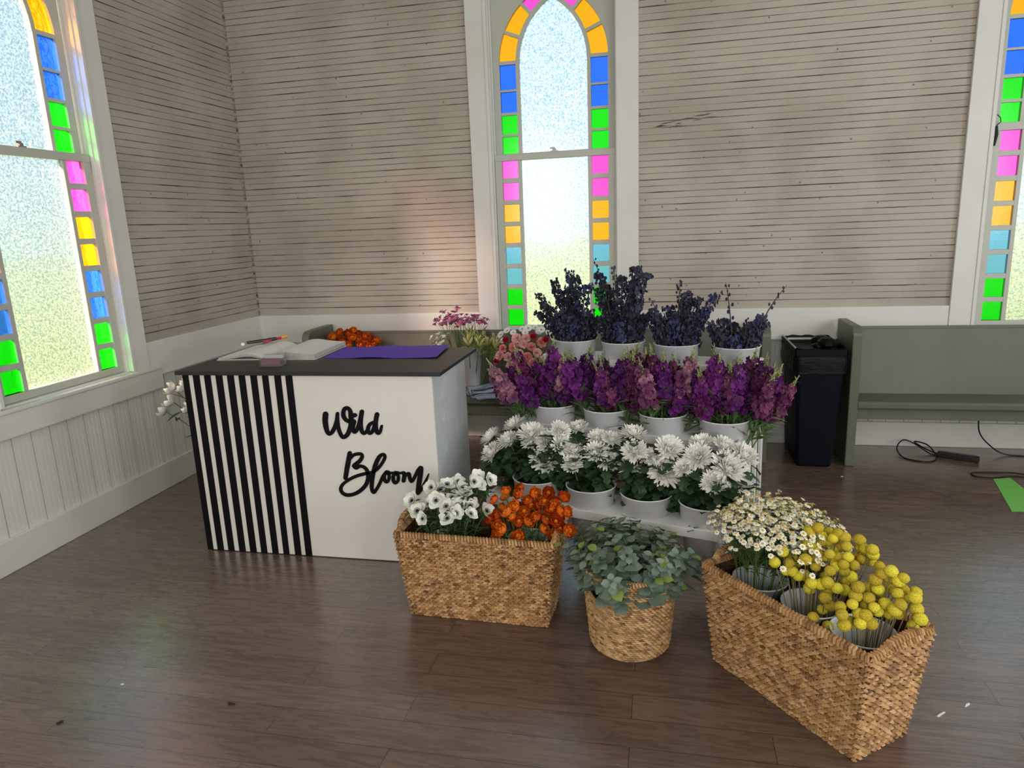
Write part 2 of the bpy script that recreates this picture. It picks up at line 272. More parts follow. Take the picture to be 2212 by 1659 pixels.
# speckle of old nail holes on the boards
def add_specks(m):
    n = m.node_tree; L = n.links; b = n.nodes['Principled BSDF']; src = b.inputs['Base Color'].links[0].from_socket
    t = n.nodes.new('ShaderNodeTexCoord'); v = n.nodes.new('ShaderNodeTexVoronoi'); v.inputs['Scale'].default_value = 10.0
    L.new(t.outputs['Object'], v.inputs['Vector'])
    mr = n.nodes.new('ShaderNodeMapRange'); mr.inputs[1].default_value = 0.04; mr.inputs[2].default_value = 0.085
    L.new(v.outputs['Distance'], mr.inputs[0])
    mx = n.nodes.new('ShaderNodeMix'); mx.data_type = 'RGBA'; mx.inputs[6].default_value = (0.20, 0.155, 0.12, 1)
    L.new(src, mx.inputs[7]); L.new(mr.outputs[0], mx.inputs[0]); L.new(mx.outputs[2], b.inputs['Base Color'])
add_specks(PAINT_BOARD)

def floor_material():
    m, n, b = nodes('brown_plank_floor'); L = n.links
    t = n.nodes.new('ShaderNodeTexCoord')
    br = n.nodes.new('ShaderNodeTexBrick'); br.offset = 0.37; br.offset_frequency = 2; br.squash = 1.0
    br.inputs['Scale'].default_value = 1; br.inputs['Brick Width'].default_value = 1.22; br.inputs['Row Height'].default_value = 0.132
    br.inputs['Mortar Size'].default_value = 0.0013; br.inputs['Mortar Smooth'].default_value = 0.3; br.inputs['Bias'].default_value = 0.0
    br.inputs['Color1'].default_value = (0.190, 0.130, 0.097, 1); br.inputs['Color2'].default_value = (0.150, 0.101, 0.075, 1)
    br.inputs['Mortar'].default_value = (0.03, 0.02, 0.016, 1)
    L.new(t.outputs['Object'], br.inputs['Vector'])
    # each plank shifts the grain by its own tint
    ad = n.nodes.new('ShaderNodeVectorMath'); ad.operation = 'MULTIPLY_ADD'; ad.inputs[1].default_value = (40, 30, 0)
    L.new(br.outputs['Color'], ad.inputs[0]); L.new(t.outputs['Object'], ad.inputs[2])
    mp = n.nodes.new('ShaderNodeMapping'); mp.inputs['Scale'].default_value = (1.5, 13, 1); L.new(ad.outputs[0], mp.inputs[0])
    g = n.nodes.new('ShaderNodeTexNoise'); g.inputs['Scale'].default_value = 1.9; g.inputs['Detail'].default_value = 9
    g.inputs['Distortion'].default_value = 2.6; L.new(mp.outputs[0], g.inputs['Vector'])
    r = n.nodes.new('ShaderNodeValToRGB'); e = r.color_ramp.elements
    e[0].position = 0.32; e[0].color = (0.60, 0.56, 0.55, 1); e[1].position = 0.66; e[1].color = (1.04, 1.02, 1.01, 1)
    L.new(g.outputs['Fac'], r.inputs[0])
    mu = n.nodes.new('ShaderNodeMix'); mu.data_type = 'RGBA'; mu.blend_type = 'MULTIPLY'; mu.inputs[0].default_value = 1
    L.new(br.outputs['Color'], mu.inputs[6]); L.new(r.outputs[0], mu.inputs[7])
    # dark streaks
    mp2 = n.nodes.new('ShaderNodeMapping'); mp2.inputs['Scale'].default_value = (0.9, 22, 1); L.new(ad.outputs[0], mp2.inputs[0])
    k = n.nodes.new('ShaderNodeTexNoise'); k.inputs['Scale'].default_value = 1.1; k.inputs['Detail'].default_value = 3; k.inputs['Distortion'].default_value = 0.8
    L.new(mp2.outputs[0], k.inputs['Vector'])
    kr = n.nodes.new('ShaderNodeMapRange'); kr.inputs[1].default_value = 0.68; kr.inputs[2].default_value = 0.80; kr.inputs[4].default_value = 0.6
    L.new(k.outputs['Fac'], kr.inputs[0])
    mx = n.nodes.new('ShaderNodeMix'); mx.data_type = 'RGBA'; mx.inputs[7].default_value = (0.035, 0.024, 0.02, 1)
    L.new(kr.outputs[0], mx.inputs[0]); L.new(mu.outputs[2], mx.inputs[6]); L.new(mx.outputs[2], b.inputs['Base Color'])
    rr = n.nodes.new('ShaderNodeMapRange'); rr.inputs[3].default_value = 0.25; rr.inputs[4].default_value = 0.30; L.new(g.outputs['Fac'], rr.inputs[0])
    L.new(rr.outputs[0], b.inputs['Roughness']); b.inputs['Specular IOR Level'].default_value = 0.9; b.inputs['Coat Weight'].default_value = 0.7; b.inputs['Coat Roughness'].default_value = 0.27
    bp = n.nodes.new('ShaderNodeBump'); bp.inputs['Strength'].default_value = 0.15; bp.inputs['Distance'].default_value = 0.003
    L.new(g.outputs['Fac'], bp.inputs['Height']); L.new(bp.outputs[0], b.inputs['Normal'])
    return m

# ------------------------------------------------------------------ setting: room
RX, RY, RZ = 7.6, -7.5, 3.9
b = MB(); b.box(-0.2, RY - 0.2, -0.12, RX + 0.2, 0.2, 0.0); struct('floor', b, floor_material())
b = MB(); b.box(-0.2, RY - 0.2, RZ, RX + 0.2, 0.2, RZ + 0.1); struct('ceiling', b, CEIL)
b = MB(); b.box(RX, RY - 0.2, 0, RX + 0.15, 0.2, RZ); struct('wall_right', b, WHITE)
b = MB(); b.box(-0.2, RY - 0.15, 0, RX + 0.2, RY, RZ); struct('wall_front', b, WHITE)
LAWN = mat('lawn_grass', (0.200, 0.280, 0.150), 0.9, 0.1, noise=(0.6, (0.185, 0.260, 0.130), 0.4, 0.6))
b = MB(); b.box(-90, -60, -0.5, 90, 90, -0.4); struct('ground', b, LAWN)

WIN_L, WIN_B, WIN_R = -1.975, 2.515, 5.800          # window centres: left wall (along y), back wall (along x)
HO, WZ0, WZ1 = 0.457, 0.845, 3.42                    # half opening, sill and head heights
def on_left(a, d, z): return (-d, a, z)
def on_back(a, d, z): return (a, d, z)

def horizontal_boards(mb, fn, a0, a1, z0, z1):
    """double-beaded boards: a deep joint every 86.6 mm and a shallower bead half way"""
    pts = [(z0, 0, 0)]; k = -4
    while True:
        zg = 1.2293 + 0.0433 * k
        if zg > z1 - 0.01: break
        if zg > z0 + 0.01:
            h, dp = (0.0034, 0.0050) if k % 2 == 0 else (0.0020, 0.0026)
            pts += [(zg - h, 0, 1), (zg, dp, 1), (zg + h, 0, 0)]
        k += 1
    pts.append((z1, 0, 0))
    o = len(mb.v)
    for z, d, _ in pts: mb.add([fn(a0, d, z), fn(a1, d, z)], [])
    for i in range(len(pts) - 1):
        mb.f.append((o + 2 * i, o + 2 * i + 1, o + 2 * i + 3, o + 2 * i + 2)); mb.m.append(pts[i][2])
def vertical_boards(mb, fn, a0, a1, z0, z1):
    pts = [(a0, 0, 2)]; k = 0; a = a0 + 0.02
    while a < a1 - 0.02:
        h, dp = (0.0028, 0.005) if k % 4 == 0 else (0.0022, 0.003)
        pts += [(a - h, 0, 3 if k % 4 == 0 else 2), (a, dp, 3 if k % 4 == 0 else 2), (a + h, 0, 2)]
        a += 0.0295; k += 1
    pts.append((a1, 0, 2)); o = len(mb.v)
    for q, d, _ in pts: mb.add([fn(q, d, z0), fn(q, d, z1)], [])
    for i in range(len(pts) - 1):
        mb.f.append((o + 2 * i, o + 2 * i + 1, o + 2 * i + 3, o + 2 * i + 2)); mb.m.append(pts[i][2])
GROOVE_W = mat('wainscot_groove', (0.42, 0.42, 0.39), 0.7, 0.2)
def wall(name, fn, lo, hi, wins):
    mb = MB(); edges = [lo]
    for w in wins: edges += [w - HO - 0.02, w + HO + 0.02]
    edges.append(hi)
    for i in range(0, len(edges), 2): horizontal_boards(mb, fn, edges[i], edges[i + 1], 0.99, RZ)
    for w in wins: horizontal_boards(mb, fn, w - HO - 0.02, w + HO + 0.02, WZ1 - 0.02, RZ)
    for i in range(0, len(edges), 2):                 # backing behind the plain band
        mb.add([fn(edges[i], 0, 0.775), fn(edges[i + 1], 0, 0.775), fn(edges[i + 1], 0, 0.995), fn(edges[i], 0, 0.995)], [(0, 1, 2, 3)], 2)
    for w in wins:
        mb.add([fn(w - HO - 0.02, 0, 0.775), fn(w + HO + 0.02, 0, 0.775), fn(w + HO + 0.02, 0, WZ0), fn(w - HO - 0.02, 0, WZ0)], [(0, 1, 2, 3)], 2)
    vertical_boards(mb, fn, lo, hi, 0.0, 0.78)
    return struct(name, mb, [PAINT_BOARD, GRIME, WHITE, GROOVE_W], recalc=False)
wl = wall('wall_left', on_left, RY, 0.0, [WIN_L])
wb = wall('wall_back', on_back, 0.0, RX, [WIN_B, WIN_R])
# worn streaks where the paint has come off a board
sm = MB()
for k in range(13):
    x0 = 3.21 + 0.028 * k + U(-0.02, 0.02); z0 = 2.262 + 0.004 * k + U(-0.012, 0.03); ln = U(0.05, 0.14); h = U(0.003, 0.0065)
    sm.prism([(x0, z0), (x0 + ln * 0.5, z0 - h + 0.004), (x0 + ln, z0 + 0.006), (x0 + ln * 0.5, z0 + h + 0.004)], lambda p, q, d: (p, d, q), -0.001, 0.002)
sm.build('bare_wood_streaks', mat('bare_wood', (0.16, 0.11, 0.08), 0.8), wb)

def band(name, fn, spans, z0, z1, th, bevel=0.004):
    mb = MB()
    for a0, a1 in spans:
        p = [fn(a0, 0.002, z0), fn(a1, 0.002, z0), fn(a1, -th, z0), fn(a0, -th, z0), fn(a0, 0.002, z1), fn(a1, 0.002, z1), fn(a1, -th, z1), fn(a0, -th, z1)]
        mb.hexa(p)
    return struct(name, mb, WHITE, bevel=bevel)
CW = 0.608                                            # half width over the casing
ls = [(RY, WIN_L - CW), (WIN_L + CW, -0.001)]
bs = [(0.001, WIN_B - CW), (WIN_B + CW, WIN_R - CW), (WIN_R + CW, RX)]
band('baseboard_left', on_left, [(RY, -0.001)], 0.0, 0.176, 0.022)
band('baseboard_back', on_back, [(0.023, RX)], 0.0, 0.176, 0.022)
band('trim_1', on_left, ls, 0.79, 1.0, 0.018); band('trim_2', on_back, bs, 0.79, 1.0, 0.018)
band('trim_3', on_left, [(RY, WIN_L - CW - 0.09), (WIN_L + CW + 0.09, -0.001)], 0.772, 0.792, 0.036, 0.006)
band('trim_4', on_back, [(0.037, RX)], 0.772, 0.792, 0.036, 0.006)
# dark strip that draws the shadow line into the wall corner
b = MB(); b.box(0.0, -0.012, 1.0, 0.012, 0.0, RZ); struct('corner_shadow_strip', b, GRIME)

# ------------------------------------------------------------------ setting: stained-glass windows
def window(name, wfn, c, outer):
    fn = lambda a, d, z: wfn(c + a, d, z)
    root = bpy.data.objects.new(name, None); COL.objects.link(root); root['kind'] = 'structure'
    def bx(mb, a0, a1, d0, d1, z0, z1, m=0):
        mb.hexa([fn(a0, d0, z0), fn(a1, d0, z0), fn(a1, d1, z0), fn(a0, d1, z0), fn(a0, d0, z1), fn(a1, d0, z1), fn(a1, d1, z1), fn(a0, d1, z1)], m)
    k = MB()                                          # casing boards with a bead at the inner edge
    for s in (-1, 1):
        bx(k, *sorted((s * 0.472, s * CW)), -0.026, 0.002, 0.69 if outer else 0.83, WZ1 + 0.16)
        bx(k, *sorted((s * 0.452, s * 0.476)), -0.033, 0.004, WZ0, WZ1 + 0.02)
    bx(k, -0.472, 0.472, -0.026, 0.002, WZ1, WZ1 + 0.16)
    k.build('casing', WHITE, root, bevel=0.004)
    k = MB()
    for s in (-1, 1):
        bx(k, *sorted((s * HO, s * (HO + 0.03))), 0.0, 0.17, WZ0 - 0.02, WZ1)
        bx(k, *sorted((s * 0.444, s * HO)), 0.0, 0.022, WZ0, WZ1)      # inner stop
        bx(k, *sorted((s * 0.446, s * HO)), 0.062, 0.072, WZ0, WZ1)    # parting bead
    bx(k, -HO - 0.03, HO + 0.03, 0.0, 0.17, WZ1, WZ1 + 0.03)
    k.build('jamb', WHITE, root, bevel=0.002)
    k = MB()
    bx(k, -HO - 0.03, HO + 0.03, -0.005, 0.19, WZ0 - 0.035, WZ0)
    if outer:
        bx(k, -0.70, 0.70, -0.05, 0.0, 0.815, WZ0 - 0.008); bx(k, -0.70, 0.70, -0.038, 0.002, 0.686, 0.815)
    else:
        bx(k, -0.64, 0.64, -0.045, 0.0, 0.82, WZ0 - 0.008); bx(k, -0.62, 0.62, -0.03, 0.002, 0.70, 0.82)
    k.build('sill', WHITE, root, bevel=0.005)
    # lower sash
    d0, d1 = 0.026, 0.060
    k = MB()
    for s in (-1, 1):
        bx(k, *sorted((s * 0.391, s * 0.444)), d0, d1, WZ0 + 0.002, 2.158)
        bx(k, *sorted((s * 0.245, s * 0.271)), d0 + 0.004, d1, 0.889, 2.113)
        for i in range(9):
            zz = 2.113 - 0.157 * i
            if i: bx(k, *sorted((s * 0.270, s * 0.392)), d0 + 0.005, d1, zz - 0.0005 if i < 8 else WZ0 + 0.01, zz + 0.033 if i < 8 else 0.889)
    bx(k, -0.392, 0.392, d0, d1, WZ0 + 0.002, 0.889); bx(k, -0.444, 0.444, d0 - 0.004, d1, 2.113, 2.158)
    sash = k.build('lower_sash', SASH, root, bevel=0.002)
    g = MB(); dg0, dg1 = 0.045, 0.048
    bx(g, -0.246, 0.246, dg0, dg1, 0.885, 2.116, 0)
    low = [1, 1, 2, 2, 3, 3, 5, 5] if not outer else [1, 1, 2, 2, 4, 4, 5, 5]
    for s in (-1, 1):
        for i, col in enumerate(low):
            zt = 2.113 - 0.157 * i
            bx(g, *sorted((s * 0.269, s * 0.393)), dg0, dg1, zt - 0.126, zt + 0.001, col)
    g.build('glazing', [G_CLEAR, G_PINK, G_ORANGE, G_SKY, G_BLUE, G_GREEN], sash)
    lk = MB(); bx(lk, -0.025, 0.025, 0.03, 0.055, 2.158, 2.166); bx(lk, -0.012, 0.012, 0.034, 0.05, 2.166, 2.182); bx(lk, -0.03, 0.005, 0.036, 0.046, 2.180, 2.190)
    lk.build('sash_lock', mat('old_brass', (0.35, 0.33, 0.28), 0.4, metal=0.6), sash)
    # upper sash with the pointed arch
    d0, d1 = 0.074, 0.108
    ZS = 2.79                                         # springing line
    def arc(cx, r, s, n=14):
        top = math.acos(max(-1, min(1, cx / r)))      # angle where the arc meets the centre line
        return [(-s * (cx - r * math.cos(top * i / n)), ZS + r * math.sin(top * i / n)) for i in range(n + 1)] if False else \
               [(s * (r * math.cos(top * i / n) - cx), ZS + r * math.sin(top * i / n)) for i in range(n + 1)]
    ci, ri, co, ro = 0.224, 0.467, 0.12, 0.513
    k = MB()
    def band2(p, q, e0=d0, e1=d1, m=0):
        for i in range(len(p) - 1):
            quad = [p[i], q[i], q[i + 1], p[i + 1]]
            k.prism(quad, lambda a, z, d: fn(a, d, z), e0, e1, m)
    for s in (-1, 1):
        bx(k, *sorted((s * 0.391, s * 0.444)), d0, d1, 2.12, ZS)
        bx(k, *sorted((s * 0.245, s * 0.271)), d0 + 0.004, d1, 2.165, ZS)
        for za, zb in ((2.287, 2.305), (2.435, 2.455), (2.598, 2.612), (2.782, 2.806)):
            bx(k, *sorted((s * 0.270, s * 0.392)), d0 + 0.005, d1, za, zb)
        ai, ao = arc(ci, ri, s), arc(ci, ri + 0.026, s); band2(ai, ao, d0 + 0.004, d1)         # inner arch bar
        oo = arc(co, ro, s); n = len(oo)
        edge = [(s * 0.444, ZS + (WZ1 - 0.005 - ZS) * min(1, 1.6 * i / (n - 1))) if i < n * 0.62 else (s * 0.444 * (1 - (i / (n - 1) - 0.62) / 0.38), WZ1 - 0.005) for i in range(n)]
        edge[-1] = (0, WZ1 - 0.005)
        band2(oo, edge)                                                                        # solid board outside the ring
        for f in (0.32, 0.64, 0.93):                                                           # bars between the ring panes
            i = f * (n - 1); j = int(i); t = i - j
            P = lambda L: (L[j][0] * (1 - t) + L[min(j + 1, n - 1)][0] * t, L[j][1] * (1 - t) + L[min(j + 1, n - 1)][1] * t)
            a_, o_ = P(ao), P(oo); dx, dz = o_[0] - a_[0], o_[1] - a_[1]; ll = math.hypot(dx, dz) + 1e-6; nx, nz = -dz / ll * 0.011, dx / ll * 0.011
            k.prism([(a_[0] - nx, a_[1] - nz), (o_[0] - nx, o_[1] - nz), (o_[0] + nx, o_[1] + nz), (a_[0] + nx, a_[1] + nz)], lambda a, z, d: fn(a, d, z), d0 + 0.005, d1)
    bx(k, -0.392, 0.392, d0, d1, 2.12, 2.166)
    sash = k.build('upper_sash', SASH, root)
    g = MB(); dg0, dg1 = 0.09, 0.093
    bx(g, -0.247, 0.247, dg0, dg1, 2.16, ZS, 0)
    for s in (-1, 1):
        ai = arc(ci, ri + 0.006, s); oo = arc(co, ro + 0.004, s); n = len(ai)
        for i in range(n - 1):
            g.prism([(0, ai[i][1]), ai[i], ai[i + 1], (0, ai[i + 1][1])], lambda a, z, d: fn(a, d, z), dg0, dg1, 0)
            colr = 2 if i < 0.64 * (n - 1) else 1
            am = arc(ci, ri + 0.02, s)
            g.prism([am[i], oo[i], oo[i + 1], am[i + 1]], lambda a, z, d: fn(a, d, z), dg0, dg1, colr)
        for z0_, z1_, col in ((2.160, 2.290, 5), (2.302, 2.440, 5), (2.452, 2.601, 4), (2.609, 2.800, 4)):
            bx(g, *sorted((s * 0.269, s * 0.393)), dg0, dg1, z0_, z1_, col)
    g.build('glazing', [G_CLEAR, G_PINK, G_ORANGE, G_SKY, G_BLUE, G_GREEN], sash)
    return root
window('window_1', on_left, WIN_L, True)
window('window_2', on_back, WIN_B, False)
window('window_3', on_back, WIN_R, False)

# ------------------------------------------------------------------ display counter
BLACK = mat('black_paint', (0.004, 0.004, 0.005), 0.6, 0.15)
CTOP = mat('black_counter_top', (0.018, 0.018, 0.021), 0.40, 0.45, noise=(8, (0.030, 0.030, 0.034), 0.4, 0.7))
CWHITE = mat('white_counter_paint', (0.80, 0.785, 0.74), 0.5, 0.35, noise=(3, (0.77, 0.75, 0.70), 0.4, 0.7))
CSIDE = mat('pale_side_panel', (0.62, 0.66, 0.70), 0.35, 0.5, noise=(14, (0.74, 0.78, 0.82), 0.55, 0.68))
CX0, CX1, CY0, CY1, CH = 0.908, 2.236, -2.190, -1.62, 0.975
ct = thing('display_counter', 'white sales counter with a black top and black stripes on its left half', 'counter', (CX0, CY0, 0))
def rel(mb, o):
    mb.v = [(x - o[0], y - o[1], z - o[2]) for x, y, z in mb.v]; return mb
O = (CX0, CY0, 0)
b = MB(); b.box(CX0 + 0.004, CY0 + 0.006, 0.004, CX1, CY0 + 0.024, CH); rel(b, O).build('front_panel', CWHITE, ct, bevel=0.002)
b = MB(); b.box(CX1 - 0.02, CY0 + 0.024, 0.004, CX1, CY1, CH); rel(b, O).build('side_panel', CSIDE, ct)['label'] = 'pale bluish right side panel'
b = MB(); b.box(CX0 + 0.004, CY0 + 0.024, 0.004, CX0 + 0.022, CY1, CH); rel(b, O).build('side_panel', BLACK, ct)['label'] = 'black left side panel'
b = MB(); b.box(CX0 + 0.022, CY1 - 0.02, 0.10, CX1 - 0.02, CY1, CH); b.box(CX0 + 0.022, CY0 + 0.024, 0.45, CX1 - 0.02, CY1 - 0.02, 0.47); rel(b, O).build('back_board', BLACK, ct)
b = MB(); b.box(0.874, -2.213, CH, 2.288, -1.545, CH + 0.02); rel(b, O).build('counter_top', CTOP, ct, bevel=0.003)
ed = [(0.900, 0.932), (0.960, 0.996), (1.025, 1.060), (1.091, 1.127), (1.156, 1.192), (1.221, 1.255), (1.287, 1.321), (1.352, 1.384), (1.419, 1.4535), (1.480, 1.515)]
for x0, x1 in ed:
    b = MB(); b.box(x0, CY0, 0.004, x1, CY0 + 0.008, CH); rel(b, O).build('stripe', BLACK, ct)
b = MB()
def ribbon(mb, pts, y0, y1):
    """a brush stroke: centre line with half widths, cut from sheet and mounted"""
    P = []
    k = len(pts)
    for i in range(k - 1):                            # Catmull-Rom
        p = [pts[max(i - 1, 0)], pts[i], pts[i + 1], pts[min(i + 2, k - 1)]]
        for t in (0, 0.25, 0.5, 0.75):
            P.append(tuple(0.5 * (2 * p[1][q] + (p[2][q] - p[0][q]) * t + (2 * p[0][q] - 5 * p[1][q] + 4 * p[2][q] - p[3][q]) * t * t + (3 * p[1][q] - p[0][q] - 3 * p[2][q] + p[3][q]) * t ** 3) for q in range(3)))
    P.append(pts[-1])
    n = len(P); vs_ = []
    for i, (x, z, h) in enumerate(P):
        dx, dz = P[min(i + 1, n - 1)][0] - P[max(i - 1, 0)][0], P[min(i + 1, n - 1)][1] - P[max(i - 1, 0)][1]
        l = math.hypot(dx, dz) + 1e-9; nx, nz = -dz / l * h, dx / l * h
        vs_ += [(x - nx, y0, z - nz), (x + nx, y0, z + nz), (x - nx, y1, z - nz), (x + nx, y1, z + nz)]
    fs = []
    for i in range(n - 1):
        a = 4 * i; c = a + 4
        fs += [(a, a + 1, c + 1, c), (a + 2, c + 2, c + 3, a + 3), (a, c, c + 2, a + 2), (a + 1, a + 3, c + 3, c + 1)]
    mb.add(vs_, fs + [(0, 2, 3, 1), (4 * n - 4, 4 * n - 3, 4 * n - 1, 4 * n - 2)])
    for x, z, h in (P[0], P[-1]):                     # round ends
        mb.prism([(x + h * math.cos(2 * PI * j / 12), z + h * math.sin(2 * PI * j / 12)) for j in range(12)], lambda p, q, d: (p, d, q), y0 + 0.0004, y1)
for w, sl in (('wild', slice(0, 7)), ('bloom', slice(7, None))):
    b = MB()
    for q, stroke in enumerate(LETTERS[sl]): ribbon(b, stroke, CY0 - 0.001 - 0.00015 * q, CY0 + 0.008)
    rel(b, O).build('lettering', BLACK, ct)['label'] = 'black brush script word ' + w.capitalize()

ZT = CH + 0.0205
# open guest book
PAPER = mat('book_paper', (0.80, 0.79, 0.76), 0.7, 0.2); PEDGE = mat('page_edges', (0.55, 0.52, 0.49), 0.8, 0.1, noise=(60, (0.40, 0.37, 0.35), 0.4, 0.6, (1, 1, 12)))
bk = thing('guest_book', 'open white guest book lying on the black counter top', 'book', (1.19, -1.70, ZT), math.radians(2))
def page_block(mb, x0, x1, y0, y1, hs, th):
    n = len(hs); vs_ = []
    for i in range(n):
        x = x0 + (x1 - x0) * i / (n - 1)
        vs_ += [(x, y0, hs[i]), (x, y1, hs[i] * 1.08), (x, y0, max(hs[i] - th[i], 0.004)), (x, y1, max(hs[i] * 1.08 - th[i], 0.004))]
    top = [(4 * i, 4 * i + 4, 4 * i + 5, 4 * i + 1) for i in range(n - 1)]
    rest = []
    for i in range(n - 1):
        a = 4 * i; rest += [(a + 2, a + 3, a + 7, a + 6), (a, a + 2, a + 6, a + 4), (a + 1, a + 5, a + 7, a + 3)]
    rest += [(0, 1, 3, 2), (4 * n - 4, 4 * n - 2, 4 * n - 1, 4 * n - 3)]
    mb.add(vs_, top, 0); mb.f += [tuple(v + len(mb.v) - len(vs_) for v in f) for f in rest]; mb.m += [1] * len(rest)
b = MB(); b.box(-0.275, -0.215, 0.0, 0.30, 0.205, 0.004); b.build('cover', mat('book_cover', (0.70, 0.66, 0.60), 0.6), bk)
b = MB(); page_block(b, -0.002, -0.268, -0.21, 0.20, [0.006, 0.022, 0.031, 0.033, 0.029, 0.022, 0.017, 0.014, 0.012], [0.002, 0.012, 0.014, 0.015, 0.013, 0.012, 0.010, 0.009, 0.008]); b.build('pages', [PAPER, PEDGE], bk, recalc=True)
b = MB(); page_block(b, 0.002, 0.295, -0.21, 0.20, [0.006, 0.026, 0.037, 0.042, 0.042, 0.038, 0.033, 0.030, 0.028, 0.028], [0.002, 0.020, 0.031, 0.036, 0.036, 0.033, 0.028, 0.025, 0.023, 0.022]); b.build('pages', [PAPER, PEDGE], bk, recalc=True)
# pens
def pen(name, label, p, ang, ln, r, col, tipcol, tilt=0.0, cat='pen', clip=False):
    t = thing(name, label, cat, p, ang)
    d = Vector((math.cos(tilt), 0, math.sin(tilt)))
    q = MB(); q.tube([d * 0, d * ln * 0.12, d * ln * 0.72], [r * 0.8, r, r], 10); q.build('barrel', mat('pen_barrel_%d' % int(col[0] * 100), col, 0.35), t, smooth=False)
    q = MB(); q.tube([d * ln * 0.72, d * ln * 0.97, d * ln], [r * 1.12, r * 1.1, r * 0.8], 10); q.build('cap', mat('pen_cap_%d' % int(tipcol[0] * 100), tipcol, 0.35), t)
    return t
pen('marker_pen', 'yellow and red marker pen lying across the open guest book', (1.015, -1.60, ZT + 0.046), math.radians(68), 0.17, 0.008, (0.55, 0.03, 0.05), (0.90, 0.42, 0.03), 0.05)
pen('marker_pen', 'black marker pen lying on the left page of the guest book', (0.930, -1.640, ZT + 0.048), math.radians(40), 0.17, 0.009, (0.012, 0.012, 0.014), (0.012, 0.012, 0.016), 0.04)
b = MB(); b.ball((0, 0, 0.0), 0.011, 12, 8); o = b.build('pen_cap', mat('white_plastic', (0.85, 0.86, 0.88), 0.3), None, smooth=True, loc=(0.922, -1.668, ZT + 0.044)); tag(o, 'round white pen cap beside the black marker on the guest book', 'pen cap')
# purple folder
b = MB(); n = 14
pr = [(0.0, 0.0), (0.636, 0.0), (0.60, 0.345), (-0.02, 0.30)]
vs_ = []
for i in range(n + 1):
    t = i / n; wv = 0.003 + 0.006 * max(0, math.sin(t * 9.0 + 4.0)) + (0.012 * max(0, t - 0.65))
    x0 = pr[0][0] + (pr[1][0] - pr[0][0]) * t; x1 = pr[3][0] + (pr[2][0] - pr[3][0]) * t; y1 = pr[3][1] + (pr[2][1] - pr[3][1]) * t
    vs_ += [(x0, 0, wv), (x1, y1, 0.005 + wv * 0.8), (x0, 0, wv - 0.0025), (x1, y1, 0.0025 + wv * 0.8)]
fs = []
for i in range(n):
    a = 4 * i; fs += [(a, a + 4, a + 5, a + 1), (a + 2, a + 3, a + 7, a + 6), (a, a + 2, a + 6, a + 4), (a + 1, a + 5, a + 7, a + 3)]
fs += [(0, 1, 3, 2), (4 * n, 4 * n + 2, 4 * n + 3, 4 * n + 1)]
b.add(vs_, fs)
tag(b.build('paper_folder', mat('violet_paper', (0.115, 0.055, 0.50), 0.55, 0.3), None, loc=(1.525, -1.865, ZT)), 'violet paper folder lying flat on the black counter top', 'folder')
# card holder
ch = thing('card_holder', 'small clear card holder with mauve cards at the counter front edge', 'card holder', (1.343, -2.06, ZT), math.radians(4))
ACR = mat('clear_acrylic', (0.80, 0.78, 0.80), 0.08, 0.8); ACR.node_tree.nodes['Principled BSDF'].inputs['Transmission Weight'].default_value = 0.9
b = MB(); b.box(-0.058, -0.030, 0, 0.058, 0.03, 0.004); b.box(-0.058, -0.030, 0.004, -0.054, 0.03, 0.04); b.box(0.054, -0.030, 0.004, 0.058, 0.03, 0.04); b.box(-0.058, 0.027, 0.004, 0.058, 0.03, 0.055); b.box(-0.058, -0.03, 0.004, 0.058, -0.027, 0.010)
b.build('holder', ACR, ch)
b = MB(); b.box(-0.052, -0.025, 0.0045, 0.052, 0.012, 0.036); b.build('cards', mat('mauve_card', (0.20, 0.105, 0.125), 0.5), ch)
b = MB(); b.box(-0.052, 0.014, 0.0045, 0.052, 0.025, 0.053); b.build('card', mat('grey_card', (0.42, 0.44, 0.44), 0.5), ch)['label'] = 'grey card standing at the back'

# ------------------------------------------------------------------ pews
SAGE = mat('sage_green_paint', (0.118, 0.130, 0.094), 0.40, 0.45, noise=(2.5, (0.100, 0.110, 0.078), 0.4, 0.7))
def pew(label, x0, x1, ya):
    t = thing('church_pew', label, 'pew', (x0, ya, 0))
    L = x1 - x0; D = 0.42
    prof = [(0, 0), (D, 0), (D, 0.93), (0.07, 0.93), (0.045, 0.925), (0.02, 0.912), (0.005, 0.89), (0, 0.87)]
    for xa in (0, L - 0.058):
        q = MB(); q.prism(prof, lambda a, z, d: (d, a, z), xa, xa + 0.058); q.build('end_panel', SAGE, t, bevel=0.006)
    q = MB(); q.prism([(0.008, 0.388), (0.0, 0.400), (-0.002, 0.430), (0.008, 0.44), (0.33, 0.425), (0.33, 0.39)], lambda a, z, d: (d, a, z), 0.058, L - 0.058); q.build('seat', SAGE, t, bevel=0.003)
    q = MB(); q.box(0.058, 0.04, 0.315, L - 0.058, 0.062, 0.389); q.build('seat_apron', SAGE, t, bevel=0.002)
    q = MB(); q.prism([(0.30, 0.40), (0.325, 0.40), (0.405, 0.865), (0.38, 0.868)], lambda a, z, d: (d, a, z), 0.058, L - 0.058); q.build('backrest', SAGE, t)
    q = MB(); q.prism([(0.376, 0.858), (0.412, 0.855), (0.413, 0.875), (0.378, 0.879)], lambda a, z, d: (d, a, z), 0.058, L - 0.058); q.build('top_rail', SAGE, t, bevel=0.003)
    return t
pew('sage green pew behind the counter and the flower stand', 0.640, 3.990, -0.495)
pew('empty sage green pew right of the black trash can', 4.484, 7.45, -0.492)

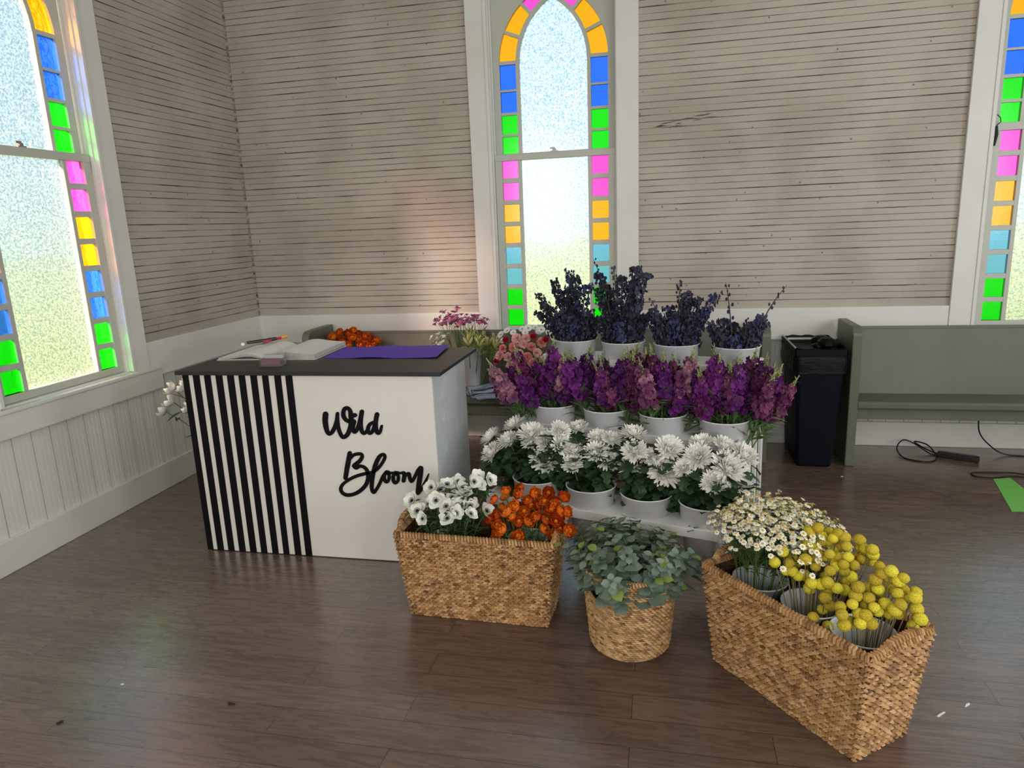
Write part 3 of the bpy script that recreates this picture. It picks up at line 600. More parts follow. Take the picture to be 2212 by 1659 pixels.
# ------------------------------------------------------------------ trash can
TC = (4.285, -0.30)
tcn = thing('trash_can', 'tall slim black trash can between the two pews', 'trash can', (TC[0], TC[1], 0))
TB = mat('dark_navy_plastic', (0.0025, 0.004, 0.008), 0.55, 0.12)
def taper(mb, w0, d0, w1, d1, z0, z1, m=0):
    mb.hexa([(-w0, -d0, z0), (w0, -d0, z0), (w0, d0, z0), (-w0, d0, z0), (-w1, -d1, z1), (w1, -d1, z1), (w1, d1, z1), (-w1, d1, z1)], m)
b = MB(); taper(b, 0.108, 0.235, 0.148, 0.27, 0.0, 0.76); b.build('body', TB, tcn, bevel=0.02)
b = MB()
for (xa, ya, xb, yb) in ((-0.158, -0.28, 0.158, -0.268), (-0.158, 0.268, 0.158, 0.28), (-0.158, -0.28, -0.146, 0.28), (0.146, -0.28, 0.158, 0.28)): b.box(xa, ya, 0.755, xb, yb, 0.80)
b.build('rim', TB, tcn, bevel=0.004)
BAG = mat('black_bag_plastic', (0.003, 0.003, 0.0035), 0.42, 0.18, bump=(30, 0.35, (1, 1, 2.5)))
b = MB(); n = 60; rows = [(0.765, -0.003), (0.74, 0.004), (0.715, 0.001), (0.69, 0.005), (0.665, 0.001), (0.645, 0.003)]
per = []
for i in range(n):
    a = 2 * PI * i / n; k_ = max(abs(math.cos(a)) / 0.153, abs(math.sin(a)) / 0.275); per.append((math.cos(a) / k_, math.sin(a) / k_))
vs_ = [];
for (z, o_) in [(0.806, -0.004)] + rows:
    for i, (x, y) in enumerate(per):
        s = 1 + (o_ + U(-0.002, 0.004)) / 0.15
        vs_.append((x * s, y * (1 + o_ / 0.28), z + U(-0.006, 0.006)))
fs = [(r * n + i, r * n + (i + 1) % n, (r + 1) * n + (i + 1) % n, (r + 1) * n + i) for r in range(len(rows)) for i in range(n)]
b.add(vs_, fs)
for i, (x, y) in enumerate(per): pass
o_ = len(b.v); b.add([(x * 0.95, y * 0.97, 0.80) for x, y in per] + [(x * 0.9, y * 0.94, 0.70) for x, y in per], [(i, (i + 1) % n, n + (i + 1) % n, n + i) for i in range(n)])
b.f += [(i, (i + 1) % n, o_ + (i + 1) % n, o_ + i) for i in range(n)]; b.m += [0] * n
b.add([(x * 0.9, y * 0.94, 0.70) for x, y in per], [tuple(range(n))])
b.build('bag_liner', BAG, tcn, smooth=True, recalc=False)
b = MB()
for k in range(7):
    b.ball((0.03 + U(-0.05, 0.09), U(-0.16, 0.0), 0.80 + U(-0.02, 0.035)), U(0.028, 0.05), 7, 5, 0, (U(0.8, 1.4), U(0.8, 1.3), U(0.55, 0.9)))
b.build('bag_knot', BAG, tcn)
b = MB(); b.box(-0.078, -0.2585, 0.616, -0.046, -0.2565, 0.642); lb = b.build('sticker', mat('label_white', (0.75, 0.73, 0.74), 0.5), tcn); lb.rotation_euler[0] = 0.0
b = MB(); b.box(-0.071, -0.2592, 0.622, -0.053, -0.2586, 0.636); b.build('printed_mark', mat('label_grey', (0.22, 0.18, 0.22), 0.6), lb)
b = MB(); b.tube([(-0.153, 0.26, 0.808), (-0.153, -0.25, 0.808)], 0.006, 6); b.build('rim_highlight_strip', mat('painted_highlight', (0.35, 0.34, 0.30), 0.35), tcn)  # pale tube paints a highlight along the left rim of the black bag

# ------------------------------------------------------------------ cables, power strip, tape and scraps on the floor
CORD = mat('black_rubber', (0.008, 0.008, 0.009), 0.5, 0.4)
def cord(label, pts, r=0.0045, group=None, name='power_cable'):
    P = []
    for i in range(len(pts) - 1):
        p = [pts[max(i - 1, 0)], pts[i], pts[i + 1], pts[min(i + 2, len(pts) - 1)]]
        for t in [j / 6 for j in range(6)]:
            P.append(tuple(0.5 * (2 * p[1][q] + (p[2][q] - p[0][q]) * t + (2 * p[0][q] - 5 * p[1][q] + 4 * p[2][q] - p[3][q]) * t * t + (3 * p[1][q] - p[0][q] - 3 * p[2][q] + p[3][q]) * t ** 3) for q in range(3)))
    P.append(pts[-1]); q = MB(); q.tube([(x, y, max(z, r)) for x, y, z in P], r, 6)
    return tag(q.build(name, CORD, None, smooth=True), label, 'cord', group)
cord('looped black power cord lying under the right pew', [(5.30, -0.30, 0), (5.12, -0.22, 0.0), (5.02, -0.12, 0.05), (4.95, -0.10, 0.07), (4.89, -0.18, 0.03), (4.91, -0.31, 0), (5.02, -0.37, 0), (5.10, -0.30, 0.012), (5.09, -0.16, 0.055), (5.02, -0.10, 0.06), (5.10, -0.18, 0.02), (5.22, -0.28, 0), (5.30, -0.26, 0.0)])
cord('black cord hanging down from the right pew seat to the floor', [(5.36, -0.22, 0.318), (5.38, -0.20, 0.17), (5.46, -0.19, 0.07), (5.56, -0.18, 0.01), (5.75, -0.20, 0), (6.0, -0.24, 0)])
cord('black cord looping on the floor in front of the right pew', [(5.62, -0.66, 0), (5.45, -0.60, 0), (5.30, -0.64, 0.004), (5.21, -0.62, 0.004), (5.22, -0.56, 0), (5.33, -0.54, 0), (5.45, -0.55, 0.008), (5.60, -0.60, 0.006), (5.9, -0.50, 0), (6.3, -0.4, 0)])
ps = thing('power_strip', 'black power strip lying under the right pew', 'power strip', (5.235, -0.285, 0), math.radians(-28))
b = MB(); b.box(-0.12, -0.024, 0, 0.12, 0.024, 0.036); b.build('body', CORD, ps, bevel=0.006)
for k in range(4):
    b = MB(); b.box(-0.095 + 0.052 * k, -0.015, 0.0355, -0.06 + 0.052 * k, 0.015, 0.040); b.build('socket', mat('dark_socket', (0.03, 0.03, 0.033), 0.4), ps)
tp = MB()
gp = [(5.300, -0.655), (5.405, -0.625), (5.40, -0.86), (5.275, -1.20), (5.235, -1.165), (5.185, -1.175)]
tp.prism(gp, lambda x, y, d: (x, y, d), 0.0006, 0.0022)
tag(tp.build('floor_tape', mat('green_tape', (0.17, 0.52, 0.10), 0.5, 0.4)), 'torn strip of green tape stuck to the floor', 'tape')
SCR = mat('paper_scrap', (0.78, 0.78, 0.78), 0.7); CHIP = mat('bark_chip', (0.02, 0.016, 0.014), 0.8)
def bit(name, label, x, y, m, pts, h, cat):
    q = MB(); q.prism(pts, lambda a, c, d: (a, c, d), 0.0005, h); tag(q.build(name, m, None, loc=(x, y, 0)), label, cat)
bit('paper_scrap', 'tiny white scrap on the floor in front of the counter', 1.295, -3.28, SCR, [(-0.008, 0), (0, -0.005), (0.008, 0.002), (0.001, 0.006)], 0.003, 'scrap')
bit('paper_scrap', 'tiny white scrap on the floor in front of the trash can', 4.422, -0.70, SCR, [(-0.007, 0), (0.004, -0.004), (0.008, 0.001), (0, 0.005)], 0.003, 'scrap')
bit('paper_scrap', 'thin curled white scrap on the floor right of the craspedia basket', 4.221, -2.985, SCR, [(-0.018, -0.012), (-0.006, 0.0), (0.012, 0.014), (0.016, 0.012), (-0.002, -0.004), (-0.012, -0.014)], 0.004, 'scrap')
bit('paper_scrap', 'short white scrap farther right beside the craspedia basket', 4.318, -2.922, SCR, [(-0.008, -0.012), (0.0, 0.002), (0.012, 0.012), (0.014, 0.006), (0.004, -0.004)], 0.004, 'scrap')
bit('bark_chip', 'dark wedge shaped chip on the floor before the left basket', 1.787, -3.317, CHIP, [(-0.014, 0.006), (0.016, 0.0), (-0.010, -0.006)], 0.006, 'chip')
bit('bark_chip', 'small black crumb on the floor nearest the left wall', 1.234, -3.506, CHIP, [(-0.010, -0.006), (0, -0.004), (0.004, 0.010), (-0.004, 0.004)], 0.006, 'chip')
# small dark pull cord hanging at the right-hand window
q = MB(); q.tube([(5.372, 0.018, 2.21), (5.392, 0.018, 2.19), (5.396, 0.018, 2.165), (5.380, 0.018, 2.15), (5.372, 0.018, 2.135)], 0.003, 6); q.tube([(5.375, 0.018, 2.14), (5.38, 0.016, 2.09), (5.372, 0.016, 2.02)], [0.007, 0.009, 0.005], 6)
tag(q.build('window_pull', CORD), 'black pull cord hanging on the left stop of the right window', 'cord')
# ------------------------------------------------------------------ tiered flower stand
ALPHA = math.radians(-16)
US, VS = Vector((math.cos(ALPHA), math.sin(ALPHA), 0)), Vector((-math.sin(ALPHA), math.cos(ALPHA), 0))
def uv(u, v, z=0.0): return US * u + VS * v + Vector((0, 0, z))
STW = mat('white_stand_paint', (0.80, 0.80, 0.80), 0.45, 0.4)
U0, U1 = 2.950, 4.065
TIER = [(0.350, -1.335, [3.160, 3.445, 3.716, 3.985]), (0.635, -0.988, [3.105, 3.395, 3.690, 3.985]), (0.920, -0.640, [3.085, 3.365, 3.660, 3.965])]
SD = 0.22
st = thing('flower_stand', 'white three-step wooden stand holding rows of white flower buckets', 'flower stand', uv(U0, -1.335), ALPHA)
for z, vf, us in TIER:
    q = MB(); v0 = vf + 1.335; W_ = U1 - U0
    cuts = [0.0] + [(us[i] + us[i + 1]) / 2 - U0 for i in range(3)] + [W_]
    for i, uc in enumerate(us):
        c = uc - U0; x0, x1 = cuts[i], cuts[i + 1]; y0, y1 = v0, v0 + SD; cy = v0 + SD / 2; r = 0.1
        N = 32; inner, outer_ = [], []
        for j in range(N):
            a = 2 * PI * j / N; ca, sa = math.cos(a), math.sin(a); inner.append((c + r * ca, cy + r * sa))
            tx = ((x1 - c) if ca > 0 else (c - x0)) / abs(ca) if abs(ca) > 1e-6 else 9; ty = (SD / 2) / abs(sa) if abs(sa) > 1e-6 else 9
            t = min(tx, ty); outer_.append((c + t * ca, cy + t * sa))
        vs_ = [(x, y, z) for x, y in inner] + [(x, y, z) for x, y in outer_] + [(x, y, z - 0.018) for x, y in inner] + [(x, y, z - 0.018) for x, y in outer_]
        fs = []
        for j in range(N):
            k = (j + 1) % N
            fs += [(j, k, N + k, N + j), (2 * N + j, 3 * N + j, 3 * N + k, 2 * N + k), (j, 2 * N + j, 2 * N + k, k), (N + j, N + k, 3 * N + k, 3 * N + j)]
        q.add(vs_, fs)
        for (cx, cy_) in ((x0, y0), (x1, y0), (x1, y1), (x0, y1)):     # square off the corners
            js = sorted(range(N), key=lambda j: (outer_[j][0] - cx) ** 2 + (outer_[j][1] - cy_) ** 2)[:2]
            a, d = outer_[js[0]], outer_[js[1]]
            q.prism([(cx, cy_), a, d], lambda p, s, h: (p, s, h), z - 0.018, z)
    q.build('shelf', STW, st)
    q = MB(); q.box(0.0, v0 - 0.012, z - 0.04, W_, v0 + 0.0, z + 0.002); q.box(0.0, v0 + SD, z - 0.04, W_, v0 + SD + 0.012, z + 0.002); q.build('shelf_rail', STW, st, bevel=0.002)
    for xa in (-0.012, W_):
        q = MB(); q.box(xa, v0 - 0.012, z - 0.045, xa + 0.012, v0 + SD + 0.012, z + 0.012); q.build('side_rail', STW, st, bevel=0.002)
        for ya in (v0 + 0.002, v0 + SD - 0.042):
            q = MB(); q.box(xa - 0.012 if xa < 0 else xa + 0.012, ya, 0.0, xa if xa < 0 else xa + 0.030, ya + 0.04, z + 0.012); q.build('leg', STW, st, bevel=0.002)
for xa in (-0.012, U1 - U0):
    q = MB(); q.prism([(0.0, 0.10), (0.0, 0.14), (0.90, 0.14), (0.90, 0.10)], lambda y, z, d: (d, y, z), xa, xa + 0.012); q.build('stretcher', STW, st)

# ------------------------------------------------------------------ buckets
BUCK = mat('white_bucket_plastic', (0.78, 0.79, 0.82), 0.38, 0.4, noise=(6, (0.74, 0.75, 0.79), 0.45, 0.65))
WATER = mat('dark_water', (0.03, 0.035, 0.03), 0.2, 0.5)
def bucket(label, p, R=0.12, r=0.082, h=0.30, group=None, m=None, fill=0.62):
    t = thing('flower_bucket', label, 'bucket', p, U(0, 6), group)
    q = MB(); w = 0.0035
    prof = [(0.0, 0.0), (r - 0.004, 0.0), (r, 0.004), (R - 0.004, h - 0.006), (R, h - 0.005), (R + 0.001, h), (R - w, h), (R - w - 0.004, h - 0.008), (r - w, 0.008), (0.0, 0.008)]
    q.lathe(prof, 40); q.build('body', m or BUCK, t, smooth=True)
    rr = r + (R - r) * fill - 0.006
    q = MB(); q.lathe([(0.0, h * fill), (rr, h * fill)], 24); q.build('water', WATER, t, recalc=False)
    return t
ROWN = ['bottom', 'middle', 'top']; POSN = ['leftmost bucket', 'second bucket from left', 'third bucket from left', 'rightmost bucket']
KIND = ['white chrysanthemums', 'purple stock', 'dark blue delphiniums']
BKT = {}
for k, (z, vf, us) in enumerate(TIER):
    for i, uc in enumerate(us):
        p = uv(uc, vf + SD / 2, z + 0.092 - 0.30)
        BKT[(k, i)] = p
        bucket('%s of %s on the %s step' % ('white ' + POSN[i], KIND[k], ROWN[k]), p, group='buckets on the flower stand')

# ------------------------------------------------------------------ plant materials
STEM = mat('green_stem', (0.10, 0.17, 0.05), 0.6, 0.3, var=0.25)
DRYSTEM = mat('dry_stem', (0.20, 0.17, 0.085), 0.7, 0.2, var=0.2)
LEAF = mat('dark_leaf', (0.022, 0.050, 0.022), 0.5, 0.35, var=0.35, noise=(30, (0.035, 0.075, 0.03), 0.4, 0.6))
LEAF2 = mat('mid_green_leaf', (0.085, 0.15, 0.055), 0.5, 0.3, var=0.25, noise=(25, (0.12, 0.19, 0.07), 0.4, 0.65))
MUMW = mat('chrysanthemum_white', (0.93, 0.93, 0.86), 0.6, 0.2, var=0.04, hue=0.01)
MUMC = mat('chrysanthemum_centre', (0.72, 0.80, 0.36), 0.6, 0.2, var=0.08)
STK = [mat('stock_purple_%s' % w, c, 0.6, 0.2, var=0.28, hue=0.018, noise=(11, c2, 0.46, 0.60)) for w, c, c2 in
       (('deep', (0.075, 0.008, 0.100), (0.15, 0.024, 0.19)), ('plum', (0.072, 0.009, 0.060), (0.18, 0.045, 0.12)), ('mauve', (0.115, 0.030, 0.095), (0.34, 0.16, 0.23)))]
BUD = mat('stock_bud', (0.20, 0.25, 0.08), 0.6, 0.2, var=0.25, noise=(30, (0.32, 0.33, 0.16), 0.4, 0.6))
DELP = mat('delphinium_navy', (0.022, 0.022, 0.045), 0.6, 0.25, var=0.4, noise=(26, (0.055, 0.055, 0.09), 0.40, 0.65))
DELP2 = mat('delphinium_blue', (0.032, 0.033, 0.105), 0.6, 0.25, var=0.3, noise=(26, (0.07, 0.075, 0.15), 0.45, 0.65))
DSTEM = mat('delphinium_stem', (0.06, 0.075, 0.055), 0.6, 0.2)
ANW = mat('anemone_white', (0.84, 0.84, 0.79), 0.6, 0.2, var=0.06, noise=(18, (0.78, 0.80, 0.70), 0.4, 0.6))
ANC = mat('anemone_centre', (0.018, 0.018, 0.030), 0.6, 0.2)
RAN = mat('ranunculus_orange', (0.68, 0.135, 0.010), 0.55, 0.25, var=0.2, hue=0.010, noise=(40, (0.52, 0.060, 0.008), 0.42, 0.62))
RANC = mat('ranunculus_centre', (0.74, 0.26, 0.015), 0.55, 0.25, var=0.2)
CRA = mat('craspedia_yellow', (0.72, 0.60, 0.055), 0.8, 0.1, var=0.25, hue=0.012, noise=(9, (0.40, 0.32, 0.03), 0.44, 0.58))
CHAW = mat('chamomile_white', (0.84, 0.83, 0.74), 0.6, 0.2, var=0.08)
CHAY = mat('chamomile_eye', (0.62, 0.42, 0.03), 0.7, 0.2)
FERN = mat('feathery_green', (0.05, 0.10, 0.03), 0.6, 0.2, var=0.2)
EUC = mat('eucalyptus_leaf', (0.090, 0.140, 0.098), 0.55, 0.3, var=0.4, hue=0.02, noise=(9, (0.185, 0.245, 0.195), 0.42, 0.62))
EUC2 = mat('young_eucalyptus_leaf', (0.20, 0.26, 0.06), 0.55, 0.3, var=0.2)

# ------------------------------------------------------------------ plant prototypes (meshes shared by the copies)
OVAL = [0.25, 0.8, 1.0, 0.95, 0.6, 0.08]
ROUND = [0.3, 0.85, 1.0, 1.0, 0.75, 0.2]
SPOON = [0.5, 0.62, 0.8, 1.0, 0.9, 0.25]
def leaf(mb, p, d, ln, wd, m=0, droop=-0.5, lobes=False, cup=0.2, t=None):
    d = Vector(d).normalized(); az = math.atan2(d.y, d.x); e = math.asin(max(-1, min(1, d.z)))
    prof = [0.12, 0.55, 1.0, 0.55, 0.95, 0.45, 0.62, 0.05] if lobes else [0.15, 0.7, 1.0, 0.85, 0.45, 0.04]
    mb.petal(0, az, e, droop, ln, wd, prof, cup, m, p, t=t)
def mum_head(k):
    q = MB(); random.seed(100 + k)
    lay = [(32, 0.10, -0.02, 0.45, 1.0), (30, 0.10, 0.22, 0.6, 0.95), (28, 0.08, 0.46, 0.7, 0.85), (24, 0.07, 0.74, 0.7, 0.70), (18, 0.05, 1.02, 0.5, 0.50), (12, 0.02, 1.25, 0.2, 0.32)]
    for i, (n, r0, e0, cu_, ln) in enumerate(lay):
        for j in range(n):
            q.petal(r0, 2 * PI * (j + 0.5 * (i % 2)) / n + U(-0.08, 0.08), e0 + U(-0.14, 0.14), cu_ + U(-0.1, 0.6), ln * U(0.86, 1.06), 0.19, SPOON, 0.5, 1 if i == 5 else 0)
    q.ball((0, 0, 0.06), 0.12, 8, 5, 1)
    return q.mesh('flower_head', [MUMW, MUMC], smooth=True)
MUMH = [mum_head(k) for k in range(3)]
def ran_head(k):
    q = MB(); random.seed(200 + k)
    for i, (n, r0, e0, cu_, ln, w) in enumerate([(6, 0.15, 0.0, 2.3, 1.75, 1.25), (6, 0.14, 0.15, 2.25, 1.65, 1.15), (6, 0.12, 0.4, 2.0, 1.5, 1.0), (6, 0.10, 0.7, 1.7, 1.32, 0.85), (5, 0.07, 1.0, 1.4, 1.15, 0.65)]):
        for j in range(n): q.petal(r0, 2 * PI * (j + 0.5 * (i % 2)) / n + U(-0.15, 0.15), e0 + U(-0.1, 0.1), cu_ + U(-0.2, 0.1), ln * U(0.92, 1.06), w, ROUND, 0.35, 1 if i > 3 else 0)
    q.ball((0, 0, 0.55), 0.42, 8, 6, 1)
    return q.mesh('flower_head', [RAN, RANC], smooth=True)
RANH = [ran_head(k) for k in range(3)]
def ane_head(k):
    q = MB(); random.seed(300 + k)
    for i, (n, e0, cu_, ln, w) in enumerate([(5, 0.12, 0.55, 1.05, 1.0), (5, 0.3, 0.7, 0.95, 0.88)]):
        for j in range(n): q.petal(0.08, 2 * PI * (j + 0.5 * i) / n + U(-0.1, 0.1), e0 + U(-0.15, 0.2), cu_ + U(-0.2, 0.4), ln * U(0.9, 1.05), w, ROUND, 0.25, 0)
    q.ball((0, 0, 0.12), 0.17, 10, 6, 1, (1, 1, 0.8))
    for j in range(22):
        a = 2 * PI * j / 22; r = U(0.26, 0.36); q.tube([(0.1 * math.cos(a), 0.1 * math.sin(a), 0.08), (r * math.cos(a), r * math.sin(a), 0.2)], [0.008, 0.012], 4, 1); q.ball((r * math.cos(a), r * math.sin(a), 0.21), 0.032, 5, 4, 1)
    return q.mesh('flower_head', [ANW, ANC], smooth=True)
ANEH = [ane_head(k) for k in range(3)]
def ane_collar():
    q = MB()
    for j in range(16): q.petal(0.02, 2 * PI * j / 16 + U(-0.2, 0.2), U(-0.5, 0.3), -0.4, U(0.7, 1.1), 0.2, [0.3, 0.8, 0.4, 0.9, 0.3, 0.1], 0.2, 0)
    return q.mesh('leaf_collar', [FERN])
ANEC = ane_collar()
def cra_head():
    bm = bmesh.new(); bmesh.ops.create_icosphere(bm, subdivisions=4, radius=1.0)
    for v in bm.verts:
        d = v.co.normalized(); f = 1.0
        h = math.sin(d.x * 23 + math.sin(d.y * 19) * 1.3) * math.sin(d.y * 24 + d.z * 7) * math.sin(d.z * 22 + d.x * 5)
        v.co = d * (1 + 0.07 * h + U(-0.025, 0.025))
        v.co.z *= 0.93
    me = bpy.data.meshes.new('flower_head'); bm.to_mesh(me); bm.free(); me.materials.append(CRA); me.polygons.foreach_set('use_smooth', [True] * len(me.polygons)); return me
CRAH = cra_head()

def stem_path(base, head, bend=0.35):
    base, head = Vector(base), Vector(head)
    mid = base.lerp(head, 0.55); mid.z += 0.12 * (head - base).length
    mid.x = base.x + (head.x - base.x) * (0.55 - bend * 0.5); mid.y = base.y + (head.y - base.y) * (0.55 - bend * 0.5)
    return bez(base, mid, head, 7)
def flower(kind, label, cat, group, base, head, nrm, hmesh, hs, stem_r, stem_mat, leaves=None, leaf_mat=None, collar=None, collar_s=1.0, collar_dz=0.0):
    """one cut flower: an Empty where the stem stands, with stem, leaves and flower head as its parts"""
    base, head = Vector(base), Vector(head)
    t = thing(kind, label, cat, base, 0, group)
    path = [p - base for p in stem_path(base, head)]
    q = MB(); q.tube(path, [stem_r] * len(path), 5); q.build('stem', stem_mat, t, smooth=True, recalc=False)
    if leaves:
        q = MB(); leaves(q, path); q.build('leaves', leaf_mat, t, recalc=False)
    rot = aim(nrm)
    if collar: link('leaf_collar', collar, t, head - base - rot @ Vector((0, 0, collar_dz)), rot, collar_s)
    link('flower_head', hmesh, t, head - base, rot, hs)
    return t

# chrysanthemums: one head for each one seen, rooted in the nearest bucket of the bottom step
CAMH = Vector((CP.x, CP.y, 0))
def mum_leaves(q, path):
    n = len(path)
    for k in range(30):
        f = U(0.44, 0.96) * (n - 1); i = int(f); p = path[i].lerp(path[min(i + 1, n - 1)], f - i); a = U(0, 2 * PI)
        leaf(q, p, (math.cos(a), math.sin(a), U(-0.35, 0.5)), U(0.075, 0.125), U(0.05, 0.075), 0, U(-1.1, -0.1), True)
random.seed(21)
for x, y, z, r in MUMS:
    h = Vector((x, y, z)); bi = min(range(4), key=lambda i: (BKT[(0, i)].xy - h.xy).length); c = BKT[(0, bi)]
    dx = h - c; dx.z = 0
    to = (CAMH - h); to.z = 0; to.normalize()
    nrm = dx * 3.2 + Vector((0, 0, 0.75)) + to * 0.62 + Vector((U(-.2, .2), U(-.2, .2), U(-.1, .1)))
    base = c + Vector((U(-.04, .04), U(-.04, .04), 0.02))
    base = Vector((c.x + dx.x * 0.22 + U(-.02, .02), c.y + dx.y * 0.22 + U(-.02, .02), c.z + 0.02))
    flower('chrysanthemum', 'large white chrysanthemum in the %s of the bottom step' % POSN[bi], 'flower', 'chrysanthemums in the %s' % POSN[bi], base, h - nrm.normalized() * r * 0.3, nrm, random.choice(MUMH), r * 1.10, 0.0035, STEM, mum_leaves, LEAF)

# ---- straight-grown sprigs: prototypes along +Z, copied and leaned
def sprig(kind, parts, label, cat, group, p, d, s, spin=None):
    t = bpy.data.objects.new(kind, None); COL.objects.link(t); t.empty_display_size = 0.05
    t.location = p; t.rotation_mode = 'QUATERNION'; t.rotation_quaternion = aim(d, spin); t.scale = (s,) * 3
    tag(t, label, cat, group)
    for nm, me in parts: link(nm, me, t)
    return t
def stock_proto(k, m):
    random.seed(400 + k); q, l, f, bd = MB(), MB(), MB(), MB()
    bend = U(-0.05, 0.05); H = 0.62
    path = [Vector((bend * (i / 8) ** 2, 0, H * i / 8)) for i in range(9)]
    P = lambda t: Vector((bend * t * t, 0, H * t))
    q.tube(path, [0.0038] * 6 + [0.003, 0.0025, 0.0015], 6)
    for j in range(13):
        a = 2.4 * j + U(-.4, .4); leaf(l, P(U(0.36, 0.60)), (math.cos(a), math.sin(a), U(0.6, 1.8)), U(0.09, 0.15), U(0.02, 0.028), 0, U(-1.0, -0.3))
    n = 46
    for j in range(n):
        t = 0.58 + 0.33 * j / n; a = 2.4 * j + U(-.3, .3); out = Vector((math.cos(a), math.sin(a), U(-0.05, 0.55))).normalized()
        sz = U(0.022, 0.034) * (1.0 - 0.55 * max(0, (t - 0.72) / 0.2)); c = P(t) + out * (0.030 * U(0.55, 1.45) * (1.1 - 0.5 * (t - 0.58) / 0.33))
        fr = Matrix.Translation(c) @ out.to_track_quat('Z', 'Y').to_matrix().to_4x4()
        for e in range(7): f.petal(0.002, 2 * PI * e / 7 + U(-.3, .3), U(0.15, 1.0), U(-0.9, 0.2), sz * U(0.8, 1.15), sz * 0.85, [0.3, 0.8, 1.0, 0.7], U(-0.3, 0.4), 0, frame=fr)
    for j in range(26):
        t = 0.84 + 0.165 * j / 26; a = 2.4 * j; r = 0.015 * (1.1 - j / 20); c = P(t) + Vector((r * math.cos(a), r * math.sin(a), 0.003))
        bd.ball(c, 0.0062 * (1.15 - 0.5 * j / 20), 6, 4, 0, (0.8, 0.8, 1.35))
    for j in range(6):
        a = 2.4 * j + 1; leaf(bd, P(0.86 + 0.02 * j), (math.cos(a), math.sin(a), 0.9), 0.03, 0.009, 0, -0.6)
    return [('stem', q.mesh('stem', [STEM], True)), ('leaves', l.mesh('leaves', [LEAF2])), ('florets', f.mesh('florets', [m])), ('buds', bd.mesh('buds', [BUD], True))]
STOCK = [stock_proto(k, STK[k % 3]) for k in range(6)]
random.seed(31)
for i in range(4):
    c = BKT[(1, i)]; n = [19, 15, 18, 21][i]
    for j in range(n):
        a = 2.4 * j + U(-.3, .3); rr = math.sqrt((j + 0.5) / n)
        out = Vector((math.cos(a), math.sin(a), 0)); lean = rr * (0.46 if i in (0, 3) else 0.40)
        if i == 0: out = (out + Vector((-0.35, 0, 0)))
        if i == 3: out = (out + Vector((0.40, -0.1, 0)))
        if out.y < 0: out.y *= 0.45
        d = out * lean + Vector((U(-.10, .10), U(-.04, .10), 1)); p = c + out * 0.05 * rr + Vector((0, 0, 0.012))
        dark = {0: [0, 0, 1, 0, 2], 1: [1, 2, 0, 1, 1], 2: [0, 1, 2, 1, 1], 3: [1, 1, 0, 0, 1]}[i]
        kk = random.choice(dark) + 3 * random.randint(0, 1)
        sprig('purple_stock', STOCK[kk], 'purple stock stem in the %s of the middle step' % POSN[i], 'flower', 'stock stems in the %s' % POSN[i], p, d, U(0.86, 1.04) * (1.0 - 0.02 * rr))

# delphiniums: each stem reaches the tip seen in the photograph, florets dense or sparse
def delph(label, group, base, tip, dens, m, seed):
    random.seed(seed); base, tip = Vector(base), Vector(tip); t = thing('delphinium', label, 'flower', base, 0, group)
    path = [p - base for p in stem_path(base, tip, 0.7)]
    if dens > 0.9 and random.random() < 0.5: path.append(path[-1] + Vector((U(-.03, .03), U(-.02, .02), -0.01)))
    q = MB(); q.tube(path, [0.0032] * (len(path) - 2) + [0.0022, 0.0012], 5); q.build('stem', DSTEM, t, smooth=True, recalc=False)
    f = MB(); n = len(path); L = (tip - base).length; z0 = 0.225 / max(L, 0.3)
    N = int((L * (1 - z0)) * (290 if dens > 0.9 else 110 * dens)); cs = []
    for k in range(N):
        w = z0 + (1 - z0) * (k + U(0, 1)) / N; g = w * (n - 1); i = min(int(g), n - 2); p = path[i].lerp(path[i + 1], g - i)
        a = 2.4 * k + U(-.5, .5); r = (0.042 if dens > 0.9 else 0.026) * (1.15 - 0.75 * w) * U(0.6, 1.3)
        o = Vector((math.cos(a), math.sin(a), U(-0.25, 0.5))); c = p + o * r
        f.tube([p, c], [0.0009, 0.0009], 3, cap=False)
        fr = Matrix.Translation(c) @ o.normalized().to_track_quat('Z', 'Y').to_matrix().to_4x4()
        sz = U(0.012, 0.020) * (1.1 - 0.45 * w)
        if dens < 0.9 or random.random() < 0.35: f.ball(c, sz * 0.62, 6, 4, 0, (0.75, 0.75, 1.2))
        else:
            for e in range(3): f.petal(0.0, 2 * PI * e / 3 + U(-.5, .5), U(0.0, 0.9), U(-.5, .5), sz * 1.25, sz * 1.35, [0.35, 1.0, 0.95, 0.35], 0.3, 0, frame=fr)
    f.build('florets', m, t, recalc=False)
    return t
random.seed(41)
for k, (bi, x, y, z, dens) in enumerate(DELPH):
    c = BKT[(2, int(bi))]; tip = Vector((x, y, z)); dx = tip - c
    delph('dark blue delphinium in the %s of the top step' % POSN[int(bi)], 'delphiniums in the %s' % POSN[int(bi)], (c.x + dx.x * 0.12, c.y + dx.y * 0.12, c.z + 0.015), tip, dens, DELP2 if (bi == 2 and k % 2) or (bi == 0 and k % 5 == 0) else DELP, 500 + k)
for bi in range(4):                                   # short bushy stems round each bucket mouth
    c = BKT[(2, bi)]
    for j in range(9):
        a = 2 * PI * j / 9 + 0.4; tip = c + Vector((0.13 * math.cos(a), 0.11 * math.sin(a), 0.30 + U(0.10, 0.20) - (0.05 if bi == 3 else 0)))
        delph('dark blue delphinium in the %s of the top step' % POSN[bi], 'delphiniums in the %s' % POSN[bi], c + Vector((0.03 * math.cos(a), 0.03 * math.sin(a), 0.015)), tip, 1, DELP2 if j % 3 == 0 else DELP, 700 + bi * 10 + j)

